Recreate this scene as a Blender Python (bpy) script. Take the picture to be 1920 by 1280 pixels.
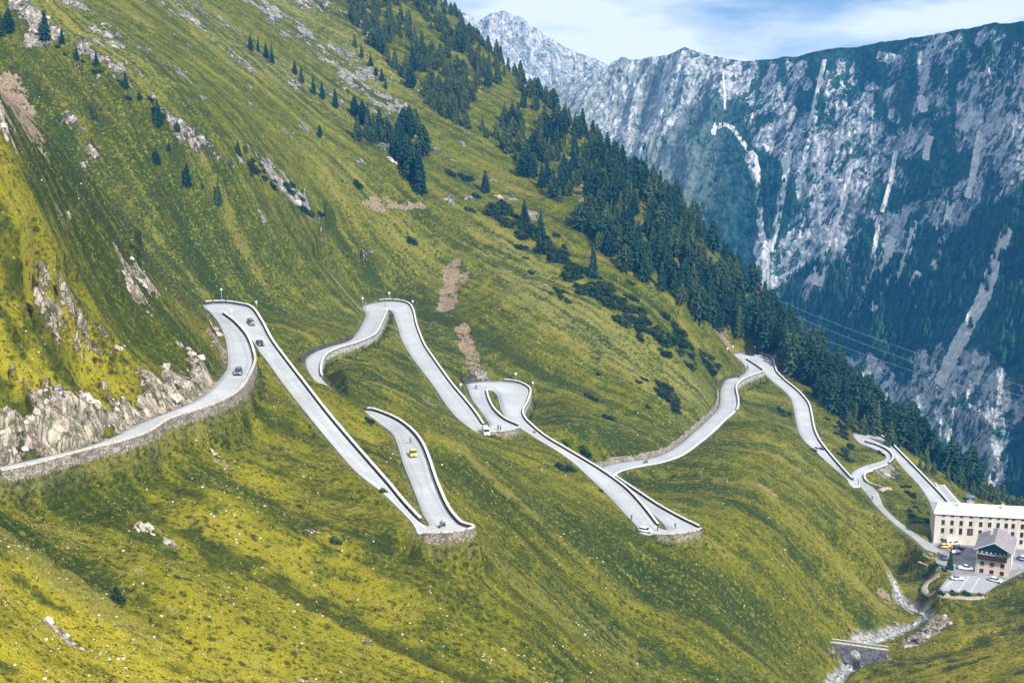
import bpy, bmesh, math, random
import numpy as np
from mathutils import Vector, Matrix

for _o in list(bpy.data.objects):
    bpy.data.objects.remove(_o)
SC = bpy.context.scene
COL = SC.collection
R = math.radians

# ------------------------------------------------------------------ camera
FPX, HORIZON = 2600.0, 20.0                     # focal length in photo pixels (1920 wide), eye-level row
PITCH = math.atan((640 - HORIZON) / FPX)
cam_data = bpy.data.cameras.new("camera")
cam_data.sensor_width = 36.0
cam_data.lens = FPX / 1920 * 36.0
cam_data.clip_start, cam_data.clip_end = 1.0, 20000.0
cam = bpy.data.objects.new("camera", cam_data)
cam.rotation_euler = (math.pi / 2 - PITCH, 0, 0)
COL.objects.link(cam)
SC.camera = cam

# ------------------------------------------------------------------ light
SUN_EL, SUN_AZ = 41.0, 140.0                    # azimuth clockwise from the view direction (+Y)
SUN_POW, SKY_POW, EXPOSURE = 4.9, 0.080, 0.52
HAZE = 0.00014
sun_data = bpy.data.lights.new("sun", 'SUN')
sun_data.energy, sun_data.angle = SUN_POW, R(3)
sun_data.color = (1.0, 0.95, 0.86)
sun = bpy.data.objects.new("sun", sun_data)
_d = Vector((math.sin(R(SUN_AZ)) * math.cos(R(SUN_EL)), math.cos(R(SUN_AZ)) * math.cos(R(SUN_EL)), math.sin(R(SUN_EL))))
sun.rotation_euler = _d.to_track_quat('Z', 'Y').to_euler()
sun.location = _d * 300
COL.objects.link(sun)

world = bpy.data.worlds.new("World")
SC.world = world
world.use_nodes = True
WN = world.node_tree
WN.nodes.clear()
def wn(t, **k):
    n = WN.nodes.new(t)
    for a, v in k.items(): setattr(n, a, v)
    return n
_out = wn('ShaderNodeOutputWorld'); _bg = wn('ShaderNodeBackground')
_bg.inputs['Strength'].default_value = SKY_POW
_tc = wn('ShaderNodeTexCoord')
_up = wn('ShaderNodeVectorMath', operation='ADD'); _up.inputs[1].default_value = (0, 0, 0.16)   # the ridge line lies a little below eye level: lift the sky's horizon under it
_nm = wn('ShaderNodeVectorMath', operation='NORMALIZE')
_sky = wn('ShaderNodeTexSky', sky_type='NISHITA', sun_disc=False, sun_elevation=R(SUN_EL), sun_rotation=R(SUN_AZ), altitude=2400.0, air_density=1.0, dust_density=0.6, ozone_density=1.6)
_map = wn('ShaderNodeMapping'); _map.inputs['Scale'].default_value = (3.0, 3.0, 13.0); _map.inputs['Location'].default_value = (0.35, 0.2, 0.2)
_cl = wn('ShaderNodeTexNoise'); _cl.inputs['Scale'].default_value = 1.7; _cl.inputs['Detail'].default_value = 7; _cl.inputs['Roughness'].default_value = 0.55
_ramp = wn('ShaderNodeValToRGB')
_ramp.color_ramp.elements[0].position = 0.40; _ramp.color_ramp.elements[1].position = 0.58
_ramp.color_ramp.elements[0].color = (0.20, 0.20, 0.20, 1)
_tint = wn('ShaderNodeMix', data_type='RGBA', blend_type='MULTIPLY'); _tint.inputs[0].default_value = 1.0; _tint.inputs[7].default_value = (0.80, 1.0, 1.06, 1)
_mix = wn('ShaderNodeMix', data_type='RGBA'); _mix.inputs[7].default_value = (11.2, 11.5, 11.6, 1)
L_ = WN.links.new
L_(_tc.outputs['Generated'], _up.inputs[0]); L_(_up.outputs[0], _nm.inputs[0]); L_(_nm.outputs[0], _sky.inputs[0])
L_(_tc.outputs['Generated'], _map.inputs[0]); L_(_map.outputs[0], _cl.inputs['Vector']); L_(_cl.outputs[0], _ramp.inputs[0])
L_(_ramp.outputs[0], _mix.inputs[0]); L_(_sky.outputs[0], _tint.inputs[6]); L_(_tint.outputs[2], _mix.inputs[6]); L_(_mix.outputs[2], _bg.inputs[0]); L_(_bg.outputs[0], _out.inputs[0])

SC.view_settings.view_transform = 'Standard'
SC.view_settings.look = 'None'
SC.view_settings.exposure = EXPOSURE
SC.view_settings.gamma = 1.0
SC.render.engine = 'CYCLES'
SC.cycles.max_bounces = 4
SC.cycles.diffuse_bounces = 2
SC.cycles.glossy_bounces = 1
SC.cycles.transmission_bounces = 2
SC.cycles.volume_bounces = 0
SC.cycles.use_denoising = True

# ------------------------------------------------------------------ numeric helpers
CP, SP = math.cos(PITCH), math.sin(PITCH)
def ray(px, py):                                # direction with unit Y through a photo pixel
    x = (np.asarray(px, float) - 960) / FPX; z = -(np.asarray(py, float) - 640) / FPX
    Y = CP + z * SP
    return x / Y, (-SP + z * CP) / Y
def at(px, py, Y):
    a, b = ray(px, py); return (float(a * Y), float(Y), float(b * Y))
def at_z(px, py, z):
    a, b = ray(px, py); return (float(a * z / b), float(z / b), float(z))

_rng = np.random.RandomState(7)
_T = _rng.rand(512, 512).astype(np.float32)
def vnoise(x, y, seed=0):
    x = x + seed * 37.17; y = y + seed * 91.31
    xi = np.floor(x).astype(np.int64); yi = np.floor(y).astype(np.int64)
    fx = (x - xi).astype(np.float32); fy = (y - yi).astype(np.float32)
    fx = fx * fx * fx * (fx * (fx * 6 - 15) + 10); fy = fy * fy * fy * (fy * (fy * 6 - 15) + 10)
    x0, x1, y0, y1 = xi & 511, (xi + 1) & 511, yi & 511, (yi + 1) & 511
    return (_T[x0, y0] * (1 - fx) + _T[x1, y0] * fx) * (1 - fy) + (_T[x0, y1] * (1 - fx) + _T[x1, y1] * fx) * fy
def fbm(x, y, oct=4, seed=0, gain=0.5):
    s = 0; a = 1; t = 0
    for i in range(oct):
        s = s + a * (vnoise(x * 2 ** i, y * 2 ** i, seed + i * 3) - 0.5); t += a * 0.5; a *= gain
    return s / t
def ridged(x, y, oct=4, seed=0, gain=0.5):
    s = 0; a = 1; t = 0
    for i in range(oct):
        s = s + a * (1 - np.abs(2 * vnoise(x * 2 ** i, y * 2 ** i, seed + i * 5) - 1)); t += a; a *= gain
    return s / t
def smooth(a, b, v):
    t = np.clip((v - a) / (b - a), 0, 1); return t * t * (3 - 2 * t)
def in_poly(x, y, poly):
    x = np.asarray(x); y = np.asarray(y); c = np.zeros(x.shape, bool); j = len(poly) - 1
    for i in range(len(poly)):
        xi, yi = poly[i][:2]; xj, yj = poly[j][:2]
        if yi != yj:
            c ^= ((yi > y) != (yj > y)) & (x < (xj - xi) * (y - yi) / (yj - yi) + xi)
        j = i
    return c

# ------------------------------------------------------------------ road line: surveyed left / right edge of each station, joined at an even 6 % fall
STATIONS = """0,875,0,889;66,860,66,875;157,839,157,850;217,817,236,830;249,799,279,814;295,781,315,791;351,758,364,775;387,737,410,758;410,712,449,734;425,691,472,694;427,671,476,675;422,635,463,635;410,606,440,607;395,586,418,590;381,571,418,589;417,568,421,588.5;459,574,425,590;474,582,434,606;490,606,456,630;507,638,481,654;529,669,499,675;569,721,529,717;609,773,573,773;649,821,619,829;689,867,667,883;729,913,711,918;756,946,741,946;784,976,768,974;788,979,778,988;796,984,785,1000;801,986,815,1003;804,982,850,1001;800,975,886,993;792,962,862,984;783,938,838,955;772,910,817,908;756,870,801,860;744,831,788,831;734,811,768,807;713,795,740,787;689,778,700,771;664,778,675,768;618,748,652,756;577,695,605,712;573,673,600,691;590,660,609,668;612,652,633,655;654,639,669,644;668,625,701,629;678,608,714,608;685,589,724,584;680,573,725,581;705,566,727,580;735,564,729,580;762,569,732,581;773,582,737,588;779,608,746,614;787,631,753,637;796,651,768,663;820,686,789,692;846,722,812,722;872,753,833,754;893,780,853,779;904,797,873,796;906,799,889,807;910,801,903,814;915,800,922,812;917,797,950,810;915,791,973,802;906,778,946,788;897,765,925,769;885,749,914,748;877,728,911,733;875,719,912,731;893,716,915,730;915,714.5,918,730;945,714.5,921,731;970,718,926,734;990,728,932,741;993,737,935,752;987,756,939,767;979,772,948,782;983,786,964,794;1000,803,985,808;1024,822,1012,825;1054,840,1045,845;1093,863,1075,867;1121,880,1101,891;1149,899,1128,916;1178,922,1151,940;1206,953,1172,963;1231,985,1194,986;1236,989,1200,998;1241,991,1225,1003;1247,992.5,1255,1004;1250,992,1285,1001;1249,990,1312,993;1240,978,1279,975;1206,950,1234,950;1164,921,1192,922;1125,896,1155,897;1113,885,1153,893;1124,877,1157,888;1140,871,1168,882;1177,864,1196,875;1214,860,1240,867;1245,850,1279,854;1273,833,1312,831;1307,804,1341,807;1333,780,1362,786;1346,766,1380,770;1350,750,1383,752;1351,729,1379,727;1362,711,1391,713;1384,706,1415,703;1397,696,1430,697;1396,686,1423,690;1386,674,1408,680;1374,664,1399,674;1376,661.5,1400,673;1392,661,1402,673;1410,662,1405,674;1430,666,1411,678;1446,672,1420,686;1451,686,1431,699;1456,699,1447,714;1472,715,1466,729;1495,734,1480,743;1514,756,1487,762;1520,776,1491,785;1526,806,1498,811;1536,828,1512,831;1557,855,1535,855;1582,884,1563,877;1597,900,1586,896;1600,900,1596,912;1600,896,1612,912;1596,887,1612,900;1608,878,1622,887;1622,872,1637,880;1645,866,1662,871;1660,860,1672,862;1660,853,1672,855;1650,846,1663,845;1632,838,1645,836;1612,830,1626,830;1600,818,1620,828;1600,811,1622,827;1622,810,1625,827;1646,816,1632,830;1665,828,1650,838;1686,849,1674,856;1711,874,1695,880;1742,906,1720,906;1765,930,1739,934;1780,948,1752,958;1785,955,1765,975;1789,957,1800,980;1788,953,1810,955;1770,932,1790,930;1755,908,1771,908"""
ST = np.array([[float(v) for v in s.split(',')] for s in STATIONS.split(';')])
def solve_line(P, z0, grade):
    c = (P[:, :2] + P[:, 2:]) / 2
    rx, rz = ray(c[:, 0], c[:, 1]); z = [z0]
    for i in range(1, len(c)):
        zp = z[-1]; Yp = zp / rz[i - 1]
        zz = np.linspace(zp - 12, zp + 3, 6001); Y = zz / rz[i]
        e = (zp - zz) - grade * np.hypot(rx[i] * Y - rx[i - 1] * Yp, Y - Yp)
        z.append(zz[np.argmin(np.abs(e))])
    z = np.array(z); out = []
    for q in (P[:, :2], P[:, 2:], c):
        a, b = ray(q[:, 0], q[:, 1]); Y = z / b; out.append(np.stack([a * Y, Y, z], 1))
    return out
def catmull(p, n):
    p = np.asarray(p, float); q = np.vstack([2 * p[0] - p[1], p, 2 * p[-1] - p[-2]]); out = []
    t = np.linspace(0, 1, n, endpoint=False)[:, None]
    for i in range(1, len(q) - 2):
        a, b, c, d = q[i - 1], q[i], q[i + 1], q[i + 2]
        # centripetal-like damping on very uneven spacing
        l = np.linalg.norm(c - b); m1 = (c - a) / 2; m2 = (d - b) / 2
        for_m = lambda m: m * min(1.0, l / (np.linalg.norm(m) + 1e-6))
        m1, m2 = for_m(m1), for_m(m2)
        out.append((2*t**3-3*t**2+1)*b + (t**3-2*t**2+t)*m1 + (-2*t**3+3*t**2)*c + (t**3-t**2)*m2)
    out.append(p[-1][None]); return np.vstack(out)
RL0, RR0, RC0 = solve_line(ST, -78.0, 0.06)
NSUB = 8
RL, RR = catmull(RL0, NSUB), catmull(RR0, NSUB)
TRACK = np.array([[1619,893,1603,900],[1622,902,1612,911],[1645,922,1626,928],[1657,949,1645,952],[1682,974,1676,981],[1723,1004,1712,1009],[1748,1020,1730,1026],[1762,1034,1746,1040]], float)
TL0, TR0, TC0 = solve_line(TRACK, -171.9, 0.085)
TL, TR = catmull(TL0, 8), catmull(TR0, 8)
YARD_Z = TC0[-1][2]
def yard_z(Y): return YARD_Z - (452 - Y) * 0.06
def at_yard(px, py):
    a, b = ray(px, py); Y = (YARD_Z - 452 * 0.06) / (b - 0.06); return (float(a * Y), float(Y), float(b * Y))
YARD = [at_yard(*p) for p in [(1742,1024),(1752,1008),(1880,1000),(1960,1002),(1985,1035),(1940,1062),(1905,1078),(1868,1098),(1846,1113),(1758,1107),(1772,1090),(1786,1074),(1762,1066),(1752,1046)]]

# ------------------------------------------------------------------ terrain
GP = """0,0,540;0,100,530;150,0,600;300,0,680;600,0,880;820,0,1000;300,220,520;150,150,525;450,370,525;600,480,552;200,320,500;450,150,640;640,250,670;700,130,790;780,320,665;560,330,590;680,430,600;650,560,550;580,620,468;500,545,510;430,545,495;900,200,790;1000,330,710;1100,480,610;1000,560,560;870,560,570;1200,560,580;1100,260,810;950,130,910;1300,430,710;1300,500,650;1300,600,600;1400,580,645;1430,620,650;1560,720,630;1500,680,640;1050,700,512;1250,750,508;1150,800,464;1080,800,450;860,680,505;900,660,520;1240,640,550;1330,690,575;0,195,285;100,290,310;200,390,335;300,480,365;390,562,395;0,780,235;0,500,258;200,600,295;100,700,255;150,780,248;300,700,285;380,640,330;0,935,222;140,905,236;270,880,250;400,800,285;0,1280,160;0,1100,190;240,1280,172;240,1050,215;480,1280,190;480,1000,243;480,800,300;650,960,268;650,1100,240;720,1280,205;960,1280,225;780,1100,243;890,1045,261;960,1100,280;960,1000,310;900,920,325;900,860,345;1000,950,345;1100,1000,350;1200,1100,345;1100,1100,315;1200,1280,285;1100,1200,285;1450,1280,325;1350,1180,335;1250,1010,364;1350,1050,370;1400,950,410;1400,850,455;1470,800,500;1500,1000,415;1600,1000,430;1600,1080,415;1500,1130,375;1480,900,450;1570,960,455;1660,1040,430;1590,1200,384;1600,1225,378;1580,1262,362;1550,1300,345;1640,1195,390;1700,1170,402;1738,1148,412;1690,1110,428;1680,1085,440;1640,1150,392;1750,1200,385;1800,1180,388;1920,1150,385;1920,1280,300;1800,1280,318;1700,1280,335;1840,1220,360;1660,1245,360;1920,1100,405;1720,1060,436;1780,1135,402;1850,1130,403;1660,920,495;1700,940,480;1660,890,520;620,700,415;700,680,450;720,740,405;640,740,385;700,850,335;780,760,420;830,830,385;900,740,455;1640,790,590;1700,820,575;1775,897,545;1600,850,545;1560,830,540;1550,780,565;1480,860,470;1900,972,548;592,686,388;640,727,364;680,763,353;1830,955,525"""
HP = [(-84,445,-108),(-70,405,-97),(-112,410,-62),(-118,340,-24),(-150,400,-30),(-160,300,8),(-110,240,-35),(-125,200,-20),(-90,180,-58),(-95,150,-62),(-60,130,-82),(-40,100,-86),(60,230,-140),(120,260,-150),(180,330,-145),(230,300,-110),(240,420,-150),(260,520,-175),(300,400,-110),(180,200,-110),
 (60,900,-110),(110,820,-150),(150,760,-185),(185,700,-215),(215,650,-228),(240,600,-222),(-20,1080,-40),(60,1000,-160),(150,900,-240),(230,800,-290),(300,700,-290),(330,600,-240),(-60,1250,-60),(100,1200,-260),(300,1000,-400),(350,1200,-470),(500,900,-400),(500,600,-250),(450,450,-130),
 (-250,540,40),(-300,450,70),(-250,350,60),(-220,250,40),(-200,150,20),(-350,700,110),(-250,900,100),(-150,1050,60),(-400,1000,190),(-450,1250,230),(-200,1250,60),(-300,60,20),(-120,60,-60),(0,60,-105),(100,60,-130),(400,60,-60),(400,250,-60),(620,300,20),(620,900,-380)]
def build_base():
    pts = [p for p in RC0[::1]] + [p for p in TC0[1:]]
    for s in GP.split(';'):
        v = [float(q) for q in s.split(',')]; pts.append(np.array(at(*v)))
    pts += [np.array(h, float) for h in HP]
    for p in YARD: pts.append(np.array(p))
    P = np.array(pts); n = len(P)
    sc = 100.0; X = P[:, :2] / sc
    def K(a, b):
        r2 = ((a[:, None, :] - b[None]) ** 2).sum(2); return 0.5 * r2 * np.log(r2 + 1e-9)
    A = np.zeros((n + 3, n + 3)); A[:n, :n] = K(X, X) + 0.004 * np.eye(n)
    A[:n, n] = 1; A[:n, n + 1:] = X; A[n, :n] = 1; A[n + 1:, :n] = X.T
    w = np.linalg.solve(A, np.concatenate([P[:, 2], [0, 0, 0]]))
    def f(x, y):
        q = np.stack([np.ravel(x), np.ravel(y)], 1) / sc; o = np.empty(len(q))
        for i in range(0, len(q), 20000):
            b = q[i:i + 20000]; o[i:i + 20000] = K(b, X) @ w[:n] + w[n] + b @ w[n + 1:]
        return o.reshape(np.shape(x))
    return f
_f = build_base()
GX0, GX1, GY0, GY1, GS = -620.0, 660.0, 30.0, 1360.0, 5.0
_gx = np.arange(GX0, GX1 + .1, GS); _gy = np.arange(GY0, GY1 + .1, GS)
GRID = _f(*np.meshgrid(_gx, _gy, indexing='ij'))
def base_h(x, y):                               # cubic look-up of the fitted height grid
    u = np.clip((np.asarray(x, float) - GX0) / GS, 1.001, len(_gx) - 3.001); v = np.clip((np.asarray(y, float) - GY0) / GS, 1.001, len(_gy) - 3.001)
    i = u.astype(int); j = v.astype(int); a = u - i; b = v - j
    def w(t): return (-.5*t**3+t*t-.5*t, 1.5*t**3-2.5*t*t+1, -1.5*t**3+2*t*t+.5*t, .5*t**3-.5*t*t)
    wa, wb = w(a), w(b); s = 0
    for m in range(4):
        for n in range(4):
            s = s + wa[m] * wb[n] * GRID[i + m - 1, j + n - 1]
    return s
def base_hit(px, py):                           # first hit of photo pixels on the fitted ground
    a, b = ray(px, py); a = np.atleast_1d(a); b = np.atleast_1d(b)
    res = np.full(a.shape, np.nan); Y = 120.0
    while Y < 1250:
        h = base_h(a * Y, np.full(a.shape, Y)); hit = np.isnan(res) & (b * Y < h); res[hit] = Y; Y *= 1.003
    return np.stack([a * res, res, b * res], 1)

# ------------------------------------------------------------------ object helpers
def link(name, me, mats=(), parent=None):
    o = bpy.data.objects.new(name, me)
    for m in (mats if isinstance(mats, (list, tuple)) else [mats]): me.materials.append(m)
    COL.objects.link(o)
    if parent is not None: o.parent = parent
    return o
def tag(o, label=None, cat=None, group=None, kind=None):
    if label: o['label'] = label
    if cat: o['category'] = cat
    if group: o['group'] = group
    if kind: o['kind'] = kind
    return o
def empty(name, loc, rz=0.0, label=None, cat=None, group=None):
    o = bpy.data.objects.new(name, None); o.location = loc; o.rotation_euler = (0, 0, rz); COL.objects.link(o)
    o.empty_display_size = 0.5
    return tag(o, label, cat, group)
def np_mesh(name, verts, faces, smooth_=True):
    me = bpy.data.meshes.new(name); verts = np.asarray(verts, np.float32); faces = np.asarray(faces, np.int32)
    me.vertices.add(len(verts)); me.vertices.foreach_set('co', verts.ravel())
    k = faces.shape[1]; me.loops.add(faces.size); me.loops.foreach_set('vertex_index', faces.ravel())
    me.polygons.add(len(faces)); me.polygons.foreach_set('loop_start', np.arange(0, faces.size, k, dtype=np.int32))
    me.polygons.foreach_set('use_smooth', np.full(len(faces), smooth_))
    me.update(calc_edges=True); return me
def grid_faces(n, m, off=0):                    # n x m vertex grid, second index fastest
    i, j = np.meshgrid(np.arange(n - 1), np.arange(m - 1), indexing='ij'); a = (i * m + j).ravel() + off
    return np.stack([a, a + m, a + m + 1, a + 1], 1)
def attr(me, name, v):
    a = me.attributes.new(name, 'FLOAT', 'POINT'); a.data.foreach_set('value', np.asarray(v, np.float32).ravel())

class Mat:                                      # small node-graph builder
    def __init__(s, name, rough=0.9, spec=0.2):
        s.m = bpy.data.materials.new(name); s.m.use_nodes = True; s.t = s.m.node_tree
        s.b = s.t.nodes['Principled BSDF']; s.b.inputs['Roughness'].default_value = rough
        s.b.inputs['Specular IOR Level'].default_value = spec
        s.co = s.t.nodes.new('ShaderNodeTexCoord').outputs['Object']
    def n(s, t, **k):
        x = s.t.nodes.new(t)
        for a, v in k.items(): setattr(x, a, v)
        return x
    def l(s, a, b): s.t.links.new(a, b)
    def put(s, sock, v):
        if isinstance(v, bpy.types.NodeSocket): s.l(v, sock)
        else: sock.default_value = v
    def attr(s, name): return s.n('ShaderNodeAttribute', attribute_name=name).outputs['Fac']
    def noise(s, scale, detail=4, rough=0.55, vec=None, dist=0.0, sc3=None):
        v = vec if vec is not None else s.co
        if sc3 is not None:
            mp = s.n('ShaderNodeMapping'); mp.inputs['Scale'].default_value = sc3; s.l(v, mp.inputs[0]); v = mp.outputs[0]
        x = s.n('ShaderNodeTexNoise'); s.l(v, x.inputs['Vector'])
        x.inputs['Scale'].default_value = scale; x.inputs['Detail'].default_value = detail; x.inputs['Roughness'].default_value = rough; x.inputs['Distortion'].default_value = dist
        return x.outputs[0]
    def voro(s, scale, feature='F1', out='Distance', vec=None, sc3=None):
        v = vec if vec is not None else s.co
        if sc3 is not None:
            mp = s.n('ShaderNodeMapping'); mp.inputs['Scale'].default_value = sc3; s.l(v, mp.inputs[0]); v = mp.outputs[0]
        x = s.n('ShaderNodeTexVoronoi', feature=feature); s.l(v, x.inputs['Vector']); x.inputs['Scale'].default_value = scale
        return x.outputs[out]
    def math(s, op, a, b=0.0, clamp=False):
        x = s.n('ShaderNodeMath', operation=op, use_clamp=clamp); s.put(x.inputs[0], a); s.put(x.inputs[1], b); return x.outputs[0]
    def step(s, a, lo, hi):
        x = s.n('ShaderNodeMapRange', interpolation_type='SMOOTHSTEP'); s.put(x.inputs[0], a); x.inputs[1].default_value = lo; x.inputs[2].default_value = hi; return x.outputs[0]
    def mix(s, f, a, b, mode='MIX'):
        x = s.n('ShaderNodeMix', data_type='RGBA', blend_type=mode); s.put(x.inputs[0], f)
        for k, v in ((6, a), (7, b)):
            if isinstance(v, tuple): x.inputs[k].default_value = (*v[:3], 1)
            else: s.put(x.inputs[k], v)
        return x.outputs[2]
    def bump(s, h, strength=0.5, dist=0.3):
        x = s.n('ShaderNodeBump'); s.put(x.inputs['Height'], h); x.inputs['Strength'].default_value = strength; x.inputs['Distance'].default_value = dist
        s.l(x.outputs[0], s.b.inputs['Normal']); return s
    def col(s, c):
        if isinstance(c, tuple): s.b.inputs['Base Color'].default_value = (*c[:3], 1)
        else: s.l(c, s.b.inputs['Base Color'])
        return s
def simple_mat(name, c, rough=0.8, spec=0.2, metal=0.0, var=0.15, scale=3.0):
    m = Mat(name, rough, spec); m.b.inputs['Metallic'].default_value = metal
    f = m.noise(scale, 5)
    d = tuple(max(0, x * (1 - var)) for x in c); e = tuple(min(1, x * (1 + var)) for x in c)
    return m.col(m.mix(m.step(f, 0.3, 0.7), d, e)).m

# ------------------------------------------------------------------ ground patches (rock, bare earth, pale grass, dark green with painted shade): lines on the hillside with a radius in metres
def patch_field(x, y, strokes):
    f = np.zeros(x.shape, np.float32)
    for s in strokes:
        pts = base_hit([p[0] for p in s[0]], [p[1] for p in s[0]]); r = s[1]; w = s[2] if len(s) > 2 else 1.0
        pts = pts[~np.isnan(pts[:, 0])]
        if len(pts) == 0: continue
        m = (x > pts[:, 0].min() - 2.2 * r) & (x < pts[:, 0].max() + 2.2 * r) & (y > pts[:, 1].min() - 2.2 * r) & (y < pts[:, 1].max() + 2.2 * r)
        if not m.any(): continue
        xs, ys = x[m], y[m]; d = np.full(xs.shape, 1e9)
        if len(pts) == 1: d = np.hypot(xs - pts[0, 0], ys - pts[0, 1])
        for a, b in zip(pts[:-1, :2], pts[1:, :2]):
            e = b - a; t = np.clip(((xs - a[0]) * e[0] + (ys - a[1]) * e[1]) / (e @ e + 1e-9), 0, 1)
            d = np.minimum(d, np.hypot(xs - a[0] - t * e[0], ys - a[1] - t * e[1]))
        f[m] = np.maximum(f[m], w * (1 - smooth(0.3, 2.1, d / r)))
    return f
ROCK = [([(0,858),(60,838),(150,815),(215,795),(248,778)],6.5,1.25), ([(285,762),(345,738),(380,715)],5,1.15), ([(280,0),(420,60),(560,150),(690,240)],26,.42), ([(120,20),(240,90),(360,180)],18,.40), ([(400,120),(520,230),(640,300)],16,.38), ([(60,200),(180,300),(300,360)],14,.36), ([(800,180),(900,260),(1000,340)],14,.40), ([(640,440),(740,520)],10,.36), ([(700,600),(860,700)],6,.34), ([(1650,1210),(1690,1180),(1720,1160)],3,.5), ([(0,815),(60,805),(130,800),(190,785),(235,770)],7,1.0), ([(0,760),(50,790)],6,.8), ([(140,755),(185,745),(215,725)],5,.8), ([(300,745),(335,730),(345,700)],5,.85), ([(285,690),(320,715)],4,.8), ([(355,650),(375,690)],4,.8),
        ([(180,640),(230,645)],4,.65), ([(205,700),(190,660)],3,.6), ([(95,730),(130,745)],3.5,.7), ([(262,520),(265,560)],4.5,.75), ([(340,590),(360,615)],4,.65), ([(395,590),(412,625),(416,655)],3,.9), ([(60,330),(110,380),(170,420)],5,.5), ([(0,210),(20,240)],6,.8), ([(310,800),(330,790)],2,.5),
        ([(250,960),(268,990),(285,1005)],4.0,.95), ([(395,845),(415,870)],3.5,.6), ([(100,1165),(140,1190)],1.6,.6),
        ([(470,0),(560,60),(650,130),(715,200)],16,.85), ([(560,0),(640,20),(690,60)],16,.75), ([(300,0),(400,70),(460,130)],10,.6), ([(350,0),(480,110),(540,150)],9,.65), ([(340,140),(375,160)],5,.6), ([(560,80),(650,110),(730,215),(760,240)],14,.8), ([(130,0),(200,60),(230,90)],8,.5),
        ([(30,20),(70,45)],5,.8), ([(90,58),(130,80),(150,98)],4,.78), ([(180,120),(205,140),(240,165)],4,.72), ([(262,180),(300,205)],3.5,.68), ([(325,232),(345,250),(385,275)],4,.7), ([(400,285),(430,305)],3.5,.55), ([(60,100),(130,140),(165,165)],6,.6), ([(470,280),(510,330),(545,365),(590,395)],5,.8), ([(520,330),(580,400),(610,440)],7,.7), ([(590,400),(640,460)],5,.5), ([(490,400),(500,420)],4,.6),
        ([(700,250),(730,290),(745,330)],6,.7), ([(830,250),(870,275)],5,.5), ([(900,330),(960,380),(1000,410)],6,.6), ([(1030,330),(1110,390)],8,.5), ([(1100,330),(1180,430)],8,.55), ([(1220,440),(1290,530)],9,.6), ([(800,270),(900,340)],4,.5), ([(830,380),(930,365)],5,.55),
        ([(1715,1212),(1745,1188),(1762,1168)],3.4,.95), ([(1690,1215),(1712,1222)],1.2,.6), ([(60,560),(200,640),(330,700)],15,.44), ([(250,500),(380,620)],9,.46), ([(20,420),(130,520)],9,.40), ([(420,880),(560,980)],6,.36), ([(620,1110),(720,1180)],6,.34), ([(330,1060),(420,1120)],5,.36), ([(1760,1240),(1800,1210)],3,.6), ([(1650,890),(1672,885)],3,1.0), ([(1562,1222),(1555,1215)],1.5,.7), ([(1860,1240),(1900,1225)],2.5,.6), ([(1880,1105),(1905,1100)],1.5,.7), ([(895,700),(915,708)],2.5,.9), ([(840,785),(880,803),(810,740)],2.0,.55), ([(700,555),(725,548)],3,.7), ([(1345,778),(1300,812),(1250,852),(1190,866)],1.2,.5)]
EARTH = [([(690,392),(735,382),(790,388)],3.0,.8), ([(850,502),(845,530),(838,580)],3.8,.95), ([(874,515),(862,540)],2.6,.7), ([(865,615),(885,660),(890,690)],3.2,.9), ([(895,640),(900,690)],2.5,.5), ([(595,470),(640,520),(672,560)],3.5,.75), ([(560,420),(600,480)],3,.5), ([(0,160),(20,172)],7,.9),
         ([(690,556),(725,560)],4,.7), ([(1085,370),(1150,430)],7,.5), ([(1230,470),(1310,560)],8,.6), ([(1050,330),(1150,420),(1240,490),(1340,590)],13,.62), ([(1000,240),(1060,300),(1120,340)],9,.5), ([(880,150),(940,220)],7,.45), ([(1420,600),(1480,660)],9,.5), ([(1355,600),(1380,650)],4,.8), ([(1420,910),(1480,950)],1.6,.7), ([(1270,960),(1290,970)],1.6,.7), ([(620,1130),(680,1160)],5,.4), ([(520,1020),(560,1060),(640,1100)],6,.35), ([(1560,1000),(1500,960),(1415,925)],1.5,.35), ([(1690,1140),(1660,1120)],4,.6), ([(815,770),(800,735)],3,.5), ([(280,1090),(330,1130)],3,.4), ([(380,840),(420,850)],3,.5)]
PALE = [([(330,0),(480,110),(640,200)],24,.75), ([(520,0),(640,80),(700,140)],18,.85), ([(100,0),(260,110)],12,.5), ([(940,470),(1060,580),(1180,660),(1300,730)],12,.8), ([(1000,560),(1180,690),(1270,760)],7,.6), ([(640,330),(760,440),(800,500)],14,.35), ([(1500,800),(1540,860)],5,.6), ([(1000,1120),(1150,1200)],8,.4)]
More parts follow.
